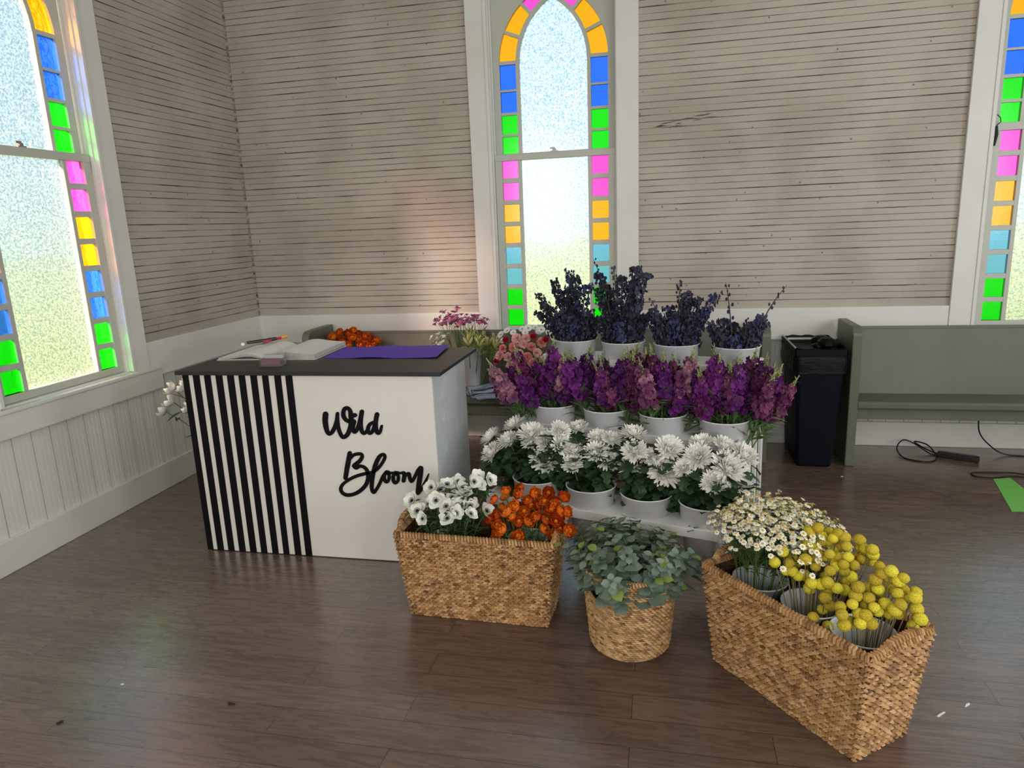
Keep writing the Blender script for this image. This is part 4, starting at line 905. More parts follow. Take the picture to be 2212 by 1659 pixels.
# ------------------------------------------------------------------ woven baskets
def weave_mat(name, dark, mid, light):
    return mat(name, mid, 0.62, 0.3, tint=[(0.0, dark), (0.45, mid), (1.0, light)], noise=(22, tuple(c * 0.62 for c in mid), 0.52, 0.72), bump=(160, 0.25))
SEAG = weave_mat('seagrass_weave', (0.15, 0.068, 0.024), (0.42, 0.225, 0.090), (0.66, 0.43, 0.21))
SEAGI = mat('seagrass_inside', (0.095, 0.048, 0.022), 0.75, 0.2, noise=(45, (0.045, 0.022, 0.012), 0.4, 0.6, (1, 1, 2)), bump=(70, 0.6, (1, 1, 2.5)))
RAFF = weave_mat('raffia_weave', (0.17, 0.085, 0.03), (0.46, 0.275, 0.118), (0.68, 0.46, 0.24))
def strand(mb, c, ta, tb, nn, a, b, h, sh):
    """one visible bight of the weave: a small domed lens"""
    pts = [(-a, -sh * 0.5), (-0.45 * a, b), (0.5 * a, b * 0.95 + sh * 0.3), (a, sh * 0.5), (0.45 * a, -b), (-0.5 * a, -b * 0.95 - sh * 0.3)]
    vs_ = [c + ta * x + tb * y for x, y in pts] + [c - ta * 0.42 * a + nn * h, c + ta * 0.42 * a + nn * h]
    mb.add(vs_, [(0, 1, 6), (1, 2, 7, 6), (2, 3, 7), (3, 4, 7), (4, 5, 6, 7), (5, 0, 6)], 0, max(0, min(1, random.gauss(0.55, 0.25))))
def rim_wrap(mb, path, r, step, m=0):
    P = [Vector(p) for p in path]; seg = [(P[i + 1] - P[i]).length for i in range(len(P) - 1)]; L = sum(seg); n = int(L / step)
    for k in range(n):
        s = L * k / n; i = 0
        while i < len(seg) - 1 and s > seg[i]: s -= seg[i]; i += 1
        d = (P[i + 1] - P[i]).normalized(); c = P[i] + d * s; o = d.cross(Vector((0, 0, 1))).normalized()
        mb.tube([c - o * r * 1.25 - d * step * 0.5 + Vector((0, 0, -r * 0.9)), c - o * r * 0.7 - d * step * 0.2 + Vector((0, 0, r * 0.7)), c + o * r * 0.7 + d * step * 0.2 + Vector((0, 0, r * 0.7)), c + o * r * 1.25 + d * step * 0.5 + Vector((0, 0, -r * 0.9))], step * 0.47, 5, m, True, max(0, min(1, random.gauss(0.5, 0.18))))
def crate_basket(label, ctr, ang, seed, L0=0.600, D0=0.240, L1=0.690, D1=0.298, H=0.388):
    random.seed(seed)
    t = thing('seagrass_basket', label, 'basket', (ctr[0], ctr[1], 0), ang)
    b0 = [Vector((sx * L0 / 2, sy * D0 / 2, 0.0)) for sx, sy in ((-1, -1), (1, -1), (1, 1), (-1, 1))]
    b1 = [Vector((sx * L1 / 2, sy * D1 / 2, H)) for sx, sy in ((-1, -1), (1, -1), (1, 1), (-1, 1))]
    q = MB()
    for i in range(4):
        j = (i + 1) % 4; A, B, C, D = b0[i], b0[j], b1[j], b1[i]
        nn = (B - A).cross(D - A).normalized(); ln = (B - A).length
        rows = 40; cols = int(ln / 0.0205)
        for r in range(rows):
            v = (r + 0.5) / rows
            for k in range(cols + 1):
                u = (k + (0.5 if r % 2 else 0.0)) / cols
                if u > 1.0: continue
                p = A.lerp(B, u).lerp(D.lerp(C, u), v)
                ta = (B - A).normalized(); tb = (D - A).lerp(C - B, u).normalized()
                wob = 0.0016 * math.sin(u * 40 + r)
                a_ = 0.0148 if 0 < u < 1 else 0.009
                strand(q, p + tb * wob + nn * 0.001, ta, tb, nn, a_ * U(0.80, 1.08), 0.0056 * U(0.85, 1.15), 0.0085 * U(0.8, 1.2), 0.005 * (1 if r % 2 else -1))
    # thick walls behind the weave, and the bottom
    k = 0.97; ins = lambda p, f: Vector((p.x * f, p.y * (f - 0.02), p.z))
    o = len(q.v)
    outer_ = [Vector(p) for p in b0] + [Vector(p) for p in b1]; inner = [Vector((p.x * 0.965, p.y * 0.92, 0.015)) for p in b0] + [Vector((p.x * 0.968, p.y * 0.925, H - 0.002)) for p in b1]
    q.add(outer_ + inner, [(3, 2, 1, 0)] + [(i, (i + 1) % 4, 4 + (i + 1) % 4, 4 + i) for i in range(4)] + [(8, 9, 10, 11)] + [(8 + (i + 1) % 4, 8 + i, 12 + i, 12 + (i + 1) % 4) for i in range(4)] + [(4 + i, 4 + (i + 1) % 4, 12 + (i + 1) % 4, 12 + i) for i in range(4)], 1)
    q.build('body', [SEAG, SEAGI], t, recalc=False, tint=True)
    q = MB(); rim_wrap(q, [p * 0.985 + Vector((0, 0, H * 0.015)) for p in b1] + [b1[0] * 0.985 + Vector((0, 0, H * 0.015))], 0.009, 0.0135); q.build('rim', SEAG, t, recalc=False, tint=True)
    for sx in (-1, 1):                               # raised grips on the short ends
        q = MB(); x = sx * L1 / 2 * 0.985
        path = [(x, -0.095, H + 0.004), (x + sx * 0.006, -0.07, H + 0.024), (x + sx * 0.010, -0.03, H + 0.033), (x + sx * 0.010, 0.03, H + 0.033), (x + sx * 0.006, 0.07, H + 0.024), (x, 0.095, H + 0.004)]
        q.tube(path, 0.008, 6); rim_wrap(q, path, 0.008, 0.0125); q.build('handle', SEAG, t, recalc=False, tint=True)
    return t
B1C = (2.5405, -2.531); B1A = math.radians(-2.0)
B2C = (3.790, -2.940); B2A = math.radians(-50.5)
crate_basket('rectangular seagrass basket with white anemones and orange ranunculus in front of the counter', B1C, B1A, 3)
crate_basket('long seagrass basket holding chamomile and yellow craspedia at the right front', B2C, B2A, 4)

# round raffia basket with two hand holes
RC = (3.182, -2.715)
random.seed(8)
rb = thing('round_basket', 'round raffia basket full of eucalyptus with hand holes', 'basket', (RC[0], RC[1], 0))
RR0, RR1, RH = 0.150, 0.182, 0.350
def rr(z): return RR0 + (RR1 - RR0) * z / RH - 0.02 * max(0, 1 - z / 0.03) ** 2
holes = [math.radians(-128), math.radians(52)]
def in_hole(a, z):
    for h in holes:
        da = (a - h + PI) % (2 * PI) - PI
        if (da / 0.34) ** 2 + ((z - 0.283) / 0.036) ** 2 < 1: return True
    return False
q = MB(); rows = 38
for r in range(rows):
    z = 0.006 + (RH - 0.012) * r / (rows - 1); n = 58
    for k in range(n):
        a = 2 * PI * (k + 0.5 * (r % 2)) / n
        if in_hole(a, z): continue
        o = Vector((math.cos(a), math.sin(a), 0)); ta = Vector((-math.sin(a), math.cos(a), 0))
        strand(q, o * (rr(z) + 0.001) + Vector((0, 0, z)), ta, Vector((0, 0, 1)), o, 0.0125 * U(0.9, 1.1), 0.0052 * U(0.9, 1.1), 0.006 * U(0.8, 1.2), -0.006)
NZ, NA = 22, 96; o = len(q.v)
for w in (0.0, -0.008):
    for i in range(NZ + 1):
        for j in range(NA):
            a = 2 * PI * j / NA; z = RH * i / NZ; R_ = rr(z) + w; q.add([(R_ * math.cos(a), R_ * math.sin(a), z)], [])
for s in (0, 1):
    for i in range(NZ):
        for j in range(NA):
            if in_hole(2 * PI * (j + 0.5) / NA, RH * (i + 0.5) / NZ): continue
            b0_ = o + s * (NZ + 1) * NA; k = (j + 1) % NA
            f = (b0_ + i * NA + j, b0_ + i * NA + k, b0_ + (i + 1) * NA + k, b0_ + (i + 1) * NA + j)
            q.f.append(f if s == 0 else f[::-1]); q.m.append(1)
q.add([(rr(0) * 0.97 * math.cos(2 * PI * j / 40), rr(0) * 0.97 * math.sin(2 * PI * j / 40), 0.01) for j in range(40)], [tuple(range(40))], 1)
q.build('body', [RAFF, SEAGI], rb, recalc=False, tint=True)
q = MB(); rim_wrap(q, [(rr(RH) * math.cos(2 * PI * j / 48), rr(RH) * math.sin(2 * PI * j / 48), RH) for j in range(49)], 0.007, 0.011); q.build('rim', RAFF, rb, recalc=False, tint=True)
for h in holes:
    q = MB(); pts = []
    for j in range(29):
        w = 2 * PI * j / 28; a = h + 0.34 * math.cos(w); z = 0.283 + 0.036 * math.sin(w); R_ = rr(z) + 0.002; pts.append((R_ * math.cos(a), R_ * math.sin(a), z))
    q.tube(pts, 0.005, 6); q.build('hand_hole_edge', RAFF, rb, recalc=False, tint=True)
bucket('dark bucket standing inside the round raffia basket', (RC[0], RC[1], 0.012), 0.142, 0.12, 0.30, m=mat('dark_liner_plastic', (0.015, 0.015, 0.016), 0.5))

# ------------------------------------------------------------------ eucalyptus
def euc_proto(k):
    random.seed(800 + k); q, l = MB(), MB(); L = 0.40; dr = U(0.03, 0.25)
    P = lambda t: Vector((dr * L * t ** 2.2, 0, L * t - dr * 0.35 * L * t ** 3))
    q.tube([P(i / 10) for i in range(11)], [0.0034 - 0.0022 * i / 10 for i in range(11)], 5)
    n = 11
    for j in range(n):
        t = 0.50 + 0.50 * j / (n - 1); c = P(t); sz = (0.038 * (1 - 0.55 * max(0, t - 0.45) / 0.55)) * U(0.85, 1.12)
        for s in (0, 1):
            a = (PI / 2) * (j % 2) + PI * s + U(-.4, .4); o = Vector((math.cos(a), math.sin(a), U(-0.1, 0.65))).normalized()
            st_ = c + o * 0.008
            q.tube([c, st_], 0.0009, 3, cap=False)
            l.petal(0, math.atan2(o.y, o.x), math.asin(o.z), U(-0.7, 0.3), sz * 2, sz * 2 * U(0.82, 1.0), [0.25, 0.78, 0.98, 1.0, 0.82, 0.45, 0.1], U(-0.15, 0.25), 1 if random.random() < 0.10 else 0, st_)
    return [('stem', q.mesh('stem', [STEM], True)), ('leaves', l.mesh('leaves', [EUC, EUC2], True))]
EUCP = [euc_proto(k) for k in range(6)]
random.seed(61)
N = 50
for j in range(N):
    a = 2.4 * j; f = math.sqrt((j + 0.5) / N); out = Vector((math.cos(a), math.sin(a), 0))
    lean = (0.04 + 0.80 * f ** 1.3) * (0.72 if out.y < 0 else 1.0)
    p = Vector((RC[0], RC[1], 0.125)) + out * 0.085 * f
    d = (out * lean + Vector((0, 0, 1))).normalized()
    sprig('eucalyptus_branch', EUCP[j % 6], 'round-leaved eucalyptus branch in the round raffia basket', 'branch', 'eucalyptus branches in the round basket', p, d, U(0.82, 1.0) * (1.02 - 0.08 * f))

# ------------------------------------------------------------------ flowers of the left basket
def in_basket(c, ang, x, y, z): return Vector((c[0] + x * math.cos(ang) - y * math.sin(ang), c[1] + x * math.sin(ang) + y * math.cos(ang), z))
PAN, PRA = in_basket(B1C, B1A, -0.165, 0.01, 0.018), in_basket(B1C, B1A, 0.205, 0.0, 0.018)
GREY = mat('grey_white_bucket', (0.72, 0.73, 0.75), 0.4, 0.4)
bucket('pale bucket of white anemones at the left end of the left basket', PAN, 0.088, 0.07, 0.30, m=GREY)
bucket('pale bucket of orange ranunculus at the right end of the left basket', PRA, 0.088, 0.07, 0.33, m=GREY)
def ane_leaves(q, path):
    n = len(path)
    for k in range(7):
        f = U(0.55, 0.95) * (n - 1); i = int(f); p = path[i].lerp(path[min(i + 1, n - 1)], f - i)
        for e in range(3): a = U(0, 2 * PI); leaf(q, p, (math.cos(a), math.sin(a), U(-0.2, 0.7)), U(0.03, 0.06), 0.018, 0, U(-.8, 0), True)
random.seed(71)
for x, y, z in ANEM:
    h = Vector((x, y, z)); d = h - PAN; d.z = 0; to = (CAMH - h); to.z = 0; to.normalize()
    nrm = d * 2.2 + Vector((0, 0, 0.62)) + to * 0.55 + Vector((U(-.4, .4), U(-.3, .3), U(-.2, .2))); s = U(0.032, 0.042)
    flower('anemone', 'white anemone with a black centre in the left basket', 'flower', 'anemones in the left basket', PAN + Vector((d.x * 0.2, d.y * 0.2, 0.02)), h, nrm, random.choice(ANEH), s, 0.0022, STEM, ane_leaves, FERN, ANEC, s * 0.9, 0.012)
def ran_leaves(q, path):
    n = len(path)
    for k in range(2):
        f = U(0.5, 0.85) * (n - 1); i = int(f); a = U(0, 2 * PI); leaf(q, path[i], (math.cos(a), math.sin(a), U(0, 0.8)), U(0.03, 0.05), 0.014, 0, -0.5)
for x, y, z in RANUN:
    h = Vector((x, y, z)); d = h - PRA; d.z = 0; to = (CAMH - h); to.z = 0; to.normalize()
    nrm = d * 3.0 + Vector((0, 0, 0.6)) + to * 0.35 + Vector((U(-.5, .5), U(-.4, .4), U(-.2, .2))); s = U(0.0225, 0.0285)
    flower('ranunculus', 'orange ranunculus in the left seagrass basket', 'flower', 'orange ranunculus in the left basket', PRA + Vector((d.x * 0.25, d.y * 0.25, 0.02)), h - nrm.normalized() * s * 0.6, nrm, random.choice(RANH), s, 0.0019, STEM, ran_leaves, LEAF2)

# ------------------------------------------------------------------ flowers of the long basket
PCH, PC1, PC2 = in_basket(B2C, B2A, -0.205, 0.0, 0.018), in_basket(B2C, B2A, 0.02, 0.0, 0.018), in_basket(B2C, B2A, 0.215, 0.0, 0.018)
bucket('pale bucket of chamomile at the back end of the long basket', PCH, 0.098, 0.075, 0.335, m=GREY)
bucket('pale bucket of craspedia in the middle of the long basket', PC1, 0.098, 0.075, 0.345, m=GREY)
bucket('pale bucket of craspedia at the near end of the long basket', PC2, 0.098, 0.075, 0.345, m=GREY)
random.seed(81)
for k, x, y, z in CRASP:
    h = Vector((x, y, z)); c = (PC1, PC2)[int(k)]; d = h - c; d.z = 0
    nrm = d * 2 + Vector((0, 0, 0.6)); s = U(0.0165, 0.0205)
    flower('craspedia', 'round yellow craspedia in the %s bucket of the long basket' % ('middle', 'near')[int(k)], 'flower', 'craspedia in the %s bucket' % ('middle', 'near')[int(k)], c + Vector((d.x * 0.3 + U(-.01, .01), d.y * 0.3 + U(-.01, .01), 0.02)), h, nrm, CRAH, s, 0.0017, DRYSTEM)
def cham_proto(k):
    random.seed(900 + k); q, l, w = MB(), MB(), MB(); L = 0.46
    q.tube([(0, 0, 0), (0, 0, L * 0.6), (U(-.02, .02), U(-.02, .02), L * 0.82)], [0.002, 0.0016, 0.001], 5)
    for j in range(30):
        a = 2.4 * j; z0 = L * U(0.55, 0.82); r = 0.095 * math.sqrt((j + 0.5) / 30) * U(0.8, 1.15); tip = Vector((r * math.cos(a), r * math.sin(a), L * (1.0 - 0.13 * (r / 0.095) ** 2) + U(-0.02, 0.015)))
        q.tube(bez((0, 0, z0), (tip.x * 0.4, tip.y * 0.4, z0 + (tip.z - z0) * 0.7), tip, 3), 0.0007, 3, cap=False)
        nr = (Vector((tip.x * 5, tip.y * 5, 0.7)) + Vector((U(-.3, .3), U(-.3, .3), 0))).normalized(); fr = Matrix.Translation(tip) @ nr.to_track_quat('Z', 'Y').to_matrix().to_4x4(); s = U(0.0078, 0.0102)
        for e in range(9): w.petal(s * 0.3, 2 * PI * e / 9, U(-0.3, 0.1), -0.25, s * 0.85, s * 0.62, [0.6, 1.0, 0.5], 0.1, 0, frame=fr)
        c = fr @ Vector((0, 0, s * 0.05)); w.ball(c, s * 0.46, 6, 4, 1, (1, 1, 0.75))
    for j in range(26):
        a = 2.4 * j; z = L * U(0.60, 0.88); r = 0.05 * U(0.3, 1.0); leaf(l, (r * 0.3 * math.cos(a), r * 0.3 * math.sin(a), z), (math.cos(a), math.sin(a), U(-0.1, 0.9)), U(0.03, 0.055), 0.007, 0, U(-.8, .3), True)
    return [('stem', q.mesh('stem', [STEM])), ('leaves', l.mesh('leaves', [FERN])), ('blossoms', w.mesh('blossoms', [CHAW, CHAY]))]
CHAM = [cham_proto(k) for k in range(5)]
random.seed(91); N = 44
for j in range(N):
    a = 2.4 * j; f = math.sqrt((j + 0.5) / N); out = Vector((math.cos(a), math.sin(a), 0))
    d = out * (0.46 * f * (0.75 if out.x < 0 else 1.0)) + Vector((0.17, 0.12, 1)); sprig('chamomile_spray', CHAM[j % 5], 'spray of small white chamomile daisies in the long basket', 'flower', 'chamomile sprays in the long basket', PCH + out * 0.05 * f + Vector((0, 0, 0.115)), d, U(0.98, 1.16) * (1.0 - 0.06 * f))

# ------------------------------------------------------------------ on the left pew: buckets of flowers, jeans, bottle, box, twine
SEATZ = 0.4405
def tall_bucket(label, x, y, R=0.088, r=0.058, h=0.31): return bucket(label, (x, y, SEATZ - 0.010), R, r, h, fill=0.8)
P1 = Vector((1.905, -0.330, SEATZ - 0.008)); P2 = Vector((2.30, -0.36, SEATZ - 0.008)); P3 = Vector((0.985, -0.33, SEATZ - 0.008))
tall_bucket('tall white bucket with pink waxflowers and lily buds on the pew', P1.x, P1.y, 0.093, 0.06, 0.345)
bucket('white bucket of pink carnations and white daisies on the pew', P2, 0.10, 0.075, 0.24)
bucket('white bucket of orange ranunculus on the pew behind the counter', P3, 0.105, 0.08, 0.325)
PINK = mat('waxflower_pink', (0.62, 0.20, 0.36), 0.6, 0.2, var=0.25, noise=(40, (0.34, 0.08, 0.17), 0.42, 0.6))
LILY = mat('lily_bud', (0.55, 0.52, 0.20), 0.5, 0.3, var=0.2, noise=(14, (0.78, 0.56, 0.40), 0.4, 0.65))
LILL = mat('lily_leaf', (0.28, 0.36, 0.07), 0.5, 0.3, var=0.25)
FREW = mat('freesia_white', (0.85, 0.83, 0.77), 0.6, 0.2)
def cluster_proto(seed, L, n, spread, m, size, leafy=0, kind='wax'):
    random.seed(seed); q, f, l = MB(), MB(), MB()
    q.tube([(0, 0, 0), (0, 0, L * 0.7)], [0.0025, 0.0015], 5)
    for j in range(n):
        a = 2.4 * j; r = spread * math.sqrt((j + 0.5) / n); tip = Vector((r * math.cos(a), r * math.sin(a), L - U(0, spread * 0.9)))
        q.tube(bez((0, 0, L * U(0.45, 0.7)), (tip.x * 0.3, tip.y * 0.3, L * 0.75), tip, 3), 0.0009, 3, cap=False)
        fr = Matrix.Translation(tip) @ Vector((tip.x * 4, tip.y * 4, 0.5)).normalized().to_track_quat('Z', 'Y').to_matrix().to_4x4(); s = size * U(0.8, 1.15)
        for e in range(6): f.petal(s * 0.1, 2 * PI * e / 6, U(0.1, 0.7), -0.3, s, s * 0.85, [0.5, 1.0, 0.9, 0.3], 0.2, 0, frame=fr)
        f.ball(tip, s * 0.35, 6, 4, 0)
    for j in range(leafy):
        a = 2.4 * j; leaf(l, (0, 0, L * U(0.4, 0.75)), (math.cos(a), math.sin(a), U(0.4, 1.5)), U(0.06, 0.10), 0.014, 0, -0.6)
    parts = [('stem', q.mesh('stem', [STEM])), ('blossoms', f.mesh('blossoms', [m], True))]
    if leafy: parts.append(('leaves', l.mesh('leaves', [LEAF2])))
    return parts
WAX = [cluster_proto(1000 + k, 0.60, 13, 0.075, PINK, 0.023) for k in range(3)]
FREE = cluster_proto(1010, 0.46, 9, 0.05, FREW, 0.021, 5)
def lily_proto(k):
    random.seed(1020 + k); q, l, bd = MB(), MB(), MB(); L = 0.50
    q.tube([(0, 0, 0), (0, 0, L * 0.85)], [0.0045, 0.003], 6)
    for j in range(20):
        a = 2.4 * j; leaf(l, (0, 0, L * U(0.60, 0.92)), (math.cos(a), math.sin(a), U(0.5, 2.0)), U(0.08, 0.13), U(0.014, 0.02), 0, U(-0.9, 0.1))
    for j in range(4):
        a = 2.0 * j; o = Vector((math.cos(a) * 0.5, math.sin(a) * 0.5, 1)).normalized(); p = Vector((0, 0, L * 0.82)); bd.tube([p, p + o * 0.02, p + o * 0.045, p + o * 0.075, p + o * 0.095], [0.003, 0.008, 0.0125, 0.010, 0.002], 7)
    return [('stem', q.mesh('stem', [STEM])), ('leaves', l.mesh('leaves', [LILL])), ('buds', bd.mesh('buds', [LILY], True))]
LIL = [lily_proto(k) for k in range(2)]
random.seed(101)
for j, (dx, dy) in enumerate([(-0.30, -.05), (-0.22, .05), (-0.14, -.1), (-0.08, .08), (0.02, 0.0), (0.10, .1), (-0.18, .15)]):
    sprig('waxflower_sprig', WAX[j % 3], 'pink waxflower sprig in the tall bucket on the pew', 'flower', 'pink waxflowers on the pew', P1 + Vector((dx * .1, dy * .1, 0.01)), Vector((dx, dy, 1)), U(0.92, 1.06))
for j, (dx, dy) in enumerate([(0.28, 0), (0.38, .1), (0.20, -.2), (0.12, .2), (0.05, -.25), (0.45, -.1), (0.0, 0.05)]):
    sprig('lily_stem', LIL[j % 2], 'yellow-green lily stem with closed buds in the tall bucket on the pew', 'flower', 'lily stems on the pew', P1 + Vector((dx * .1, dy * .1, 0.01)), Vector((dx, dy, 1)), U(0.88, 1.0))
for j, (dx, dy) in enumerate([(-0.50, 0), (-0.42, .15), (-0.40, -.15)]):
    sprig('white_freesia', FREE, 'small white flower spray leaning left out of the tall bucket', 'flower', 'white sprays in the tall bucket', P1 + Vector((dx * .1, dy * .1, 0.012)), Vector((dx, dy, 1)), U(0.95, 1.05))
# orange ranunculus behind the counter
random.seed(111)
for j in range(30):
    a = 2.4 * j; f = math.sqrt((j + 0.5) / 30); h = P3 + Vector((0.20 * f * math.cos(a) - 0.02, 0.15 * f * math.sin(a), 0.455 - 0.09 * f * f + U(-.03, .03)))
    d = h - P3; d.z = 0; nrm = d * 4 + Vector((0, 0, 0.7)) + Vector((0.1, -0.5, 0)); s = U(0.026, 0.033)
    flower('ranunculus', 'dried orange ranunculus in the bucket behind the counter', 'flower', 'orange ranunculus behind the counter', P3 + Vector((d.x * .25, d.y * .25, 0.02)), h, nrm, random.choice(RANH), s, 0.002, STEM)
# carnations and daisies
CARN = [mat('carnation_%s' % n, c, 0.6, 0.2, var=0.12, noise=(50, c2, 0.42, 0.6)) for n, c, c2 in (('coral', (0.80, 0.24, 0.22), (0.86, 0.40, 0.38)), ('pink', (0.84, 0.42, 0.44), (0.88, 0.56, 0.56)), ('crimson', (0.34, 0.006, 0.03), (0.44, 0.012, 0.05)))]
def carn_head(k, m):
    random.seed(1100 + k); q = MB()
    for i, (n, e0, ln) in enumerate([(9, 0.05, 1.0), (9, 0.45, 0.95), (8, 0.85, 0.85), (6, 1.2, 0.75)]):
        for j in range(n): q.petal(0.1, 2 * PI * (j + .5 * (i % 2)) / n + U(-.2, .2), e0 + U(-.2, .2), U(-.4, .3), ln * U(.85, 1.05), 0.75, [0.3, 0.8, 1.0, 0.9, 0.55], U(-0.35, 0.45), 0)
    return q.mesh('flower_head', [m])
CARH = [carn_head(k, CARN[k]) for k in range(3)]
DAISW = mat('daisy_white', (0.86, 0.87, 0.86), 0.6, 0.2)
def daisy_head():
    q = MB()
    for i in range(2):
        for j in range(16): q.petal(0.2, 2 * PI * (j + .5 * i) / 16, 0.1 + 0.12 * i, 0.0, 0.8, 0.24, [0.5, 0.9, 1.0, 0.8, 0.2], 0.15, 0)
    q.ball((0, 0, 0.05), 0.24, 8, 5, 1, (1, 1, 0.6))
    return q.mesh('flower_head', [DAISW, mat('daisy_eye', (0.30, 0.33, 0.12), 0.7)])
DAIH = daisy_head()
random.seed(121)
def px_plane(dx, dz, dy=0.0): return P2 + Vector((dx, dy, dz))
for j, (dx, dz, k) in enumerate([(-0.12, 0.36, 0), (-0.08, 0.30, 1), (-0.04, 0.37, 0), (0.0, 0.32, 1), (0.03, 0.39, 1), (0.06, 0.30, 0), (0.09, 0.37, 0), (0.13, 0.33, 1), (-0.06, 0.24, 1), (0.02, 0.25, 0), (0.10, 0.26, 0), (0.16, 0.40, 0), (0.05, 0.43, 1), (-0.10, 0.42, 2), (0.10, 0.44, 2), (0.19, 0.42, 2), (-0.17, 0.27, 2), (-0.19, 0.21, 2), (-0.14, 0.31, 1), (0.17, 0.28, 1), (-0.02, 0.43, 1)]):
    h = px_plane(dx, dz, -0.10 + 0.25 * (dz - 0.3)); d = h - P2; d.z = 0; nrm = d * 3 + Vector((0, -0.6, 0.5)); s = (U(0.030, 0.038), U(0.030, 0.038), U(0.020, 0.028))[k]
    cl = ('coral', 'pink', 'crimson')[k]
    flower('carnation', '%s carnation in the bucket on the pew behind the stand' % cl, 'flower', '%s carnations on the pew' % cl, P2 + Vector((d.x * .2, d.y * .2, 0.02)), h, nrm, CARH[k], s, 0.002, STEM, ran_leaves, LEAF)
for j, (dx, dz) in enumerate([(-0.16, 0.44), (-0.11, 0.47), (-0.06, 0.46), (-0.19, 0.39), (-0.20, 0.33), (-0.19, 0.27), (0.0, 0.48), (0.05, 0.49), (0.10, 0.49), (0.15, 0.48), (0.20, 0.46), (-0.14, 0.40), (0.03, 0.46), (0.12, 0.46), (0.23, 0.41)]):
    h = px_plane(dx, dz, 0.02 + U(-.03, .03)); d = h - P2; d.z = 0; nrm = d * 2 + Vector((0, -0.55, 0.5)) + Vector((U(-.2, .2), 0, U(-.2, .2)))
    flower('white_daisy', 'white daisy behind the pink carnations on the pew', 'flower', 'white daisies on the pew', P2 + Vector((d.x * .2, d.y * .2, 0.02)), h, nrm, DAIH, U(0.026, 0.032), 0.0018, STEM)
# folded jeans
DEN = mat('washed_denim', (0.19, 0.235, 0.33), 0.8, 0.15, noise=(7, (0.44, 0.50, 0.60), 0.42, 0.66, (1, 3, 1)), bump=(260, 0.3))
DENL = mat('denim_seam', (0.50, 0.52, 0.56), 0.8, 0.1)
jn = thing('folded_jeans', 'folded light blue jeans lying on the pew seat edge', 'jeans', (1.955, -0.520, SEATZ + 0.0005), math.radians(38))
def cloth_layer(z, y0, y1, th, off, dr):
    q = MB(); n = 18; vs_ = []
    for i in range(n + 1):
        t = i / n; x = 0.30 * t
        for w in (0, 1, 2, 3, 4):
            y = y0 + (y1 - y0) * w / 4 + 0.006 * math.sin(t * 7 + off)
            zz = z + 0.004 * math.sin(t * 9 + w * 1.7 + off) + 0.003 * math.sin(w * 2.1 + off)
            vs_ += [(x, y, zz + th), (x, y, zz)]
    fs = []
    for i in range(n):
        for w in range(4):
            a = i * 10 + 2 * w; b_ = a + 10
            fs += [(a, a + 2, b_ + 2, b_), (a + 1, b_ + 1, b_ + 3, a + 3)]
        a = i * 10; fs += [(a, a + 10, a + 11, a + 1), (a + 8, a + 9, a + 19, a + 18)]
    fs += [(0, 1, 3, 2), (2, 3, 5, 4), (4, 5, 7, 6), (6, 7, 9, 8)]
    e = n * 10; fs += [(e, e + 2, e + 3, e + 1), (e + 2, e + 4, e + 5, e + 3), (e + 4, e + 6, e + 7, e + 5), (e + 6, e + 8, e + 9, e + 7)]
    q.add(vs_, fs); return q
cloth_layer(0.006, -0.12, 0.10, 0.012, 0.0, 0).build('leg', DEN, jn, smooth=True)
cloth_layer(0.028, -0.02, 0.11, 0.016, 1.3, 0).build('leg', DEN, jn, smooth=True)
cloth_layer(0.054, 0.01, 0.115, 0.012, 2.6, 0).build('leg', DEN, jn, smooth=True)
q = MB()
for s_ in range(2):
    P = []
    for j in range(20):
        w = j / 19 * 2 * PI * 1.6; r = 0.012 + 0.012 * j / 19; P.append((-0.004 + 0.02 * s_, 0.045 + r * math.cos(w) * 1.7, 0.034 + r * math.sin(w)))
    q.tube(P, 0.0035, 6)
q.build('rolled_cuff', DENL, jn, smooth=True, recalc=False)
q = MB()
for y in (-0.115, -0.075, -0.03): q.tube([(0.004 + 0.29 * t, y + 0.006 * math.sin(t * 7), 0.021 + 0.004 * math.sin(t * 9)) for t in [i / 12 for i in range(13)]], 0.003, 5)
q.build('seam', DENL, jn, smooth=True, recalc=False)
# peach bottle
bt = thing('bottle', 'peach bottle with an orange cap behind the counter corner', 'bottle', (1.790, -0.37, SEATZ - 0.004))
q = MB(); q.lathe([(0, 0), (0.030, 0), (0.032, 0.004), (0.032, 0.20), (0.026, 0.225), (0.018, 0.235), (0.0, 0.236)], 24); q.build('body', mat('peach_plastic', (0.62, 0.40, 0.30), 0.45), bt, smooth=True)
q = MB(); q.lathe([(0, 0.232), (0.022, 0.232), (0.024, 0.24), (0.020, 0.285), (0.012, 0.292), (0, 0.293)], 20); q.build('cap', mat('orange_cap', (0.55, 0.20, 0.05), 0.5), bt, smooth=True)
# twine
q = MB()
for k in range(5):
    q.tube([(0.05 * math.cos(w + k) * (1 - 0.1 * k) + U(-.004, .004), 0.035 * math.sin(w + k), 0.005 + 0.004 * k + 0.006 * math.sin(2 * w + k)) for w in [2 * PI * i / 20 for i in range(19)]], 0.0022, 5)
tag(q.build('twine', mat('jute_twine', (0.42, 0.31, 0.18), 0.9), None, smooth=True, recalc=False, loc=(1.865, -0.455, SEATZ)), 'loose coil of tan twine on the pew seat beside the jeans', 'twine')
q = MB(); q.box(-0.10, -0.07, 0, 0.12, 0.06, 0.003); tag(q.build('brown_paper', mat('kraft_paper', (0.16, 0.075, 0.04), 0.8), None, loc=(1.875, -0.41, SEATZ - 0.003)), 'dark brown paper sheet under the twine on the pew seat', 'paper')
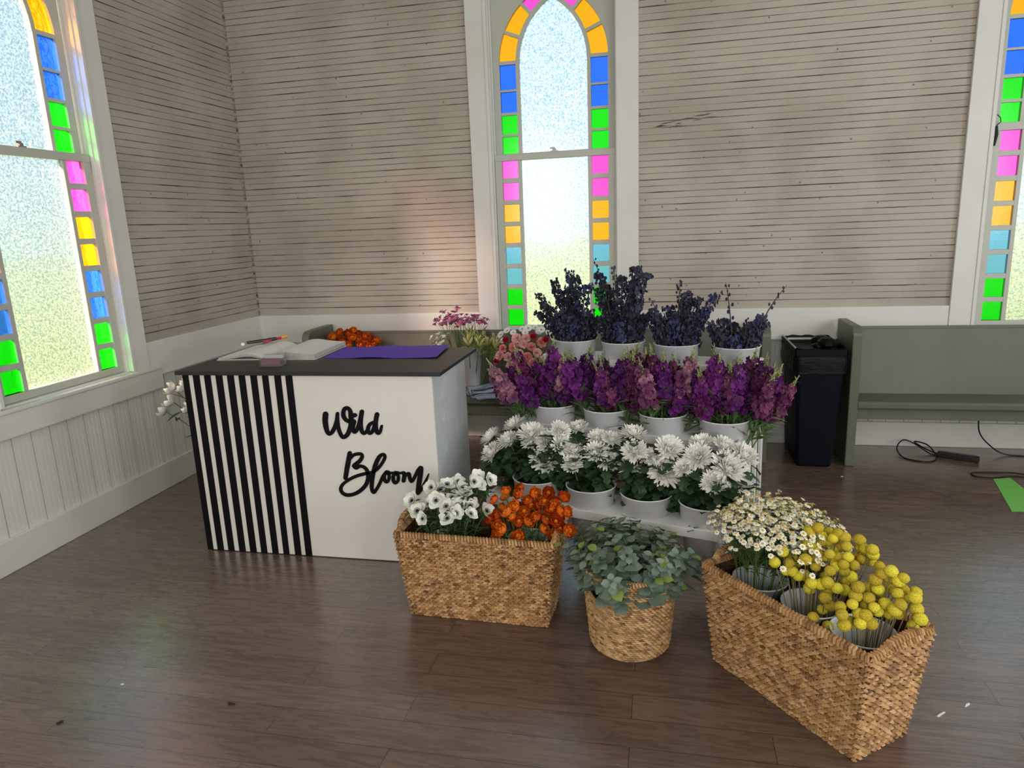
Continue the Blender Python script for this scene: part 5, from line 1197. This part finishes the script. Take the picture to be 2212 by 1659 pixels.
# cardboard box behind the top row
bx_ = thing('cardboard_box', 'brown cardboard box on the pew behind the delphinium buckets', 'box', (2.70, -0.46, SEATZ - 0.002), math.radians(4))
q = MB()
for (xa, ya, xb, yb) in ((0, 0, 0.30, 0.006), (0, 0.194, 0.30, 0.2), (0, 0.006, 0.006, 0.194), (0.294, 0.006, 0.30, 0.194)): q.box(xa, ya, 0, xb, yb, 0.30)
q.box(0, 0, 0, 0.30, 0.2, 0.006); q.build('body', mat('cardboard', (0.42, 0.22, 0.10), 0.8, noise=(9, (0.36, 0.18, 0.08), 0.4, 0.6)), bx_)
q = MB(); q.hexa([(0, 0.0, 0.298), (0.30, 0.0, 0.298), (0.30, 0.004, 0.30), (0, 0.004, 0.30), (0, -0.06, 0.335), (0.30, -0.06, 0.335), (0.30, -0.056, 0.338), (0, -0.056, 0.338)]); q.build('flap', mat('cardboard', (0, 0, 0)), bx_)

# ------------------------------------------------------------------ white tulips behind the counter's left end
PT = Vector((0.640, -1.36, 0.0))
bucket('white bucket of tulips on the floor behind the left end of the counter', PT, 0.11, 0.08, 0.42)
TULW = mat('tulip_white', (0.84, 0.84, 0.78), 0.5, 0.3, var=0.05, noise=(14, (0.74, 0.78, 0.62), 0.5, 0.7))
q = MB(); random.seed(131)
for i in range(2):
    for j in range(3): q.petal(0.05, 2 * PI * (j + .5 * i) / 3, 0.05, 2.15 - 0.15 * i, 2.7, 1.5, [0.4, 0.8, 1.1, 1.15, 0.95, 0.6, 0.15], 0.35, 0)
TULH = q.mesh('flower_head', [TULW], smooth=True)
def tul_leaves(q, path):
    for k in range(6):
        a = U(0, 2 * PI); i = random.randint(3, 6); leaf(q, path[i], (math.cos(a), math.sin(a), U(-0.4, 0.8)), U(0.10, 0.16), 0.032, 0, U(-1.3, -0.4))
for (x, y, z) in [(0.285, -1.50, 0.725), (0.36, -1.48, 0.730), (0.285, -1.52, 0.645), (0.205, -1.50, 0.575), (0.385, -1.50, 0.60), (0.45, -1.45, 0.70), (0.52, -1.42, 0.66), (0.42, -1.38, 0.62)]:
    h = Vector((x, y, z)); d = h - PT; d.z = 0
    flower('white_tulip', 'white tulip leaning left from behind the counter', 'flower', 'white tulips behind the counter', PT + Vector((d.x * .1, d.y * .1, 0.03)), h, d.normalized() * 0.9 + Vector((0, -0.1, 0.55)), TULH, 0.030, 0.0033, STEM, tul_leaves, LEAF)
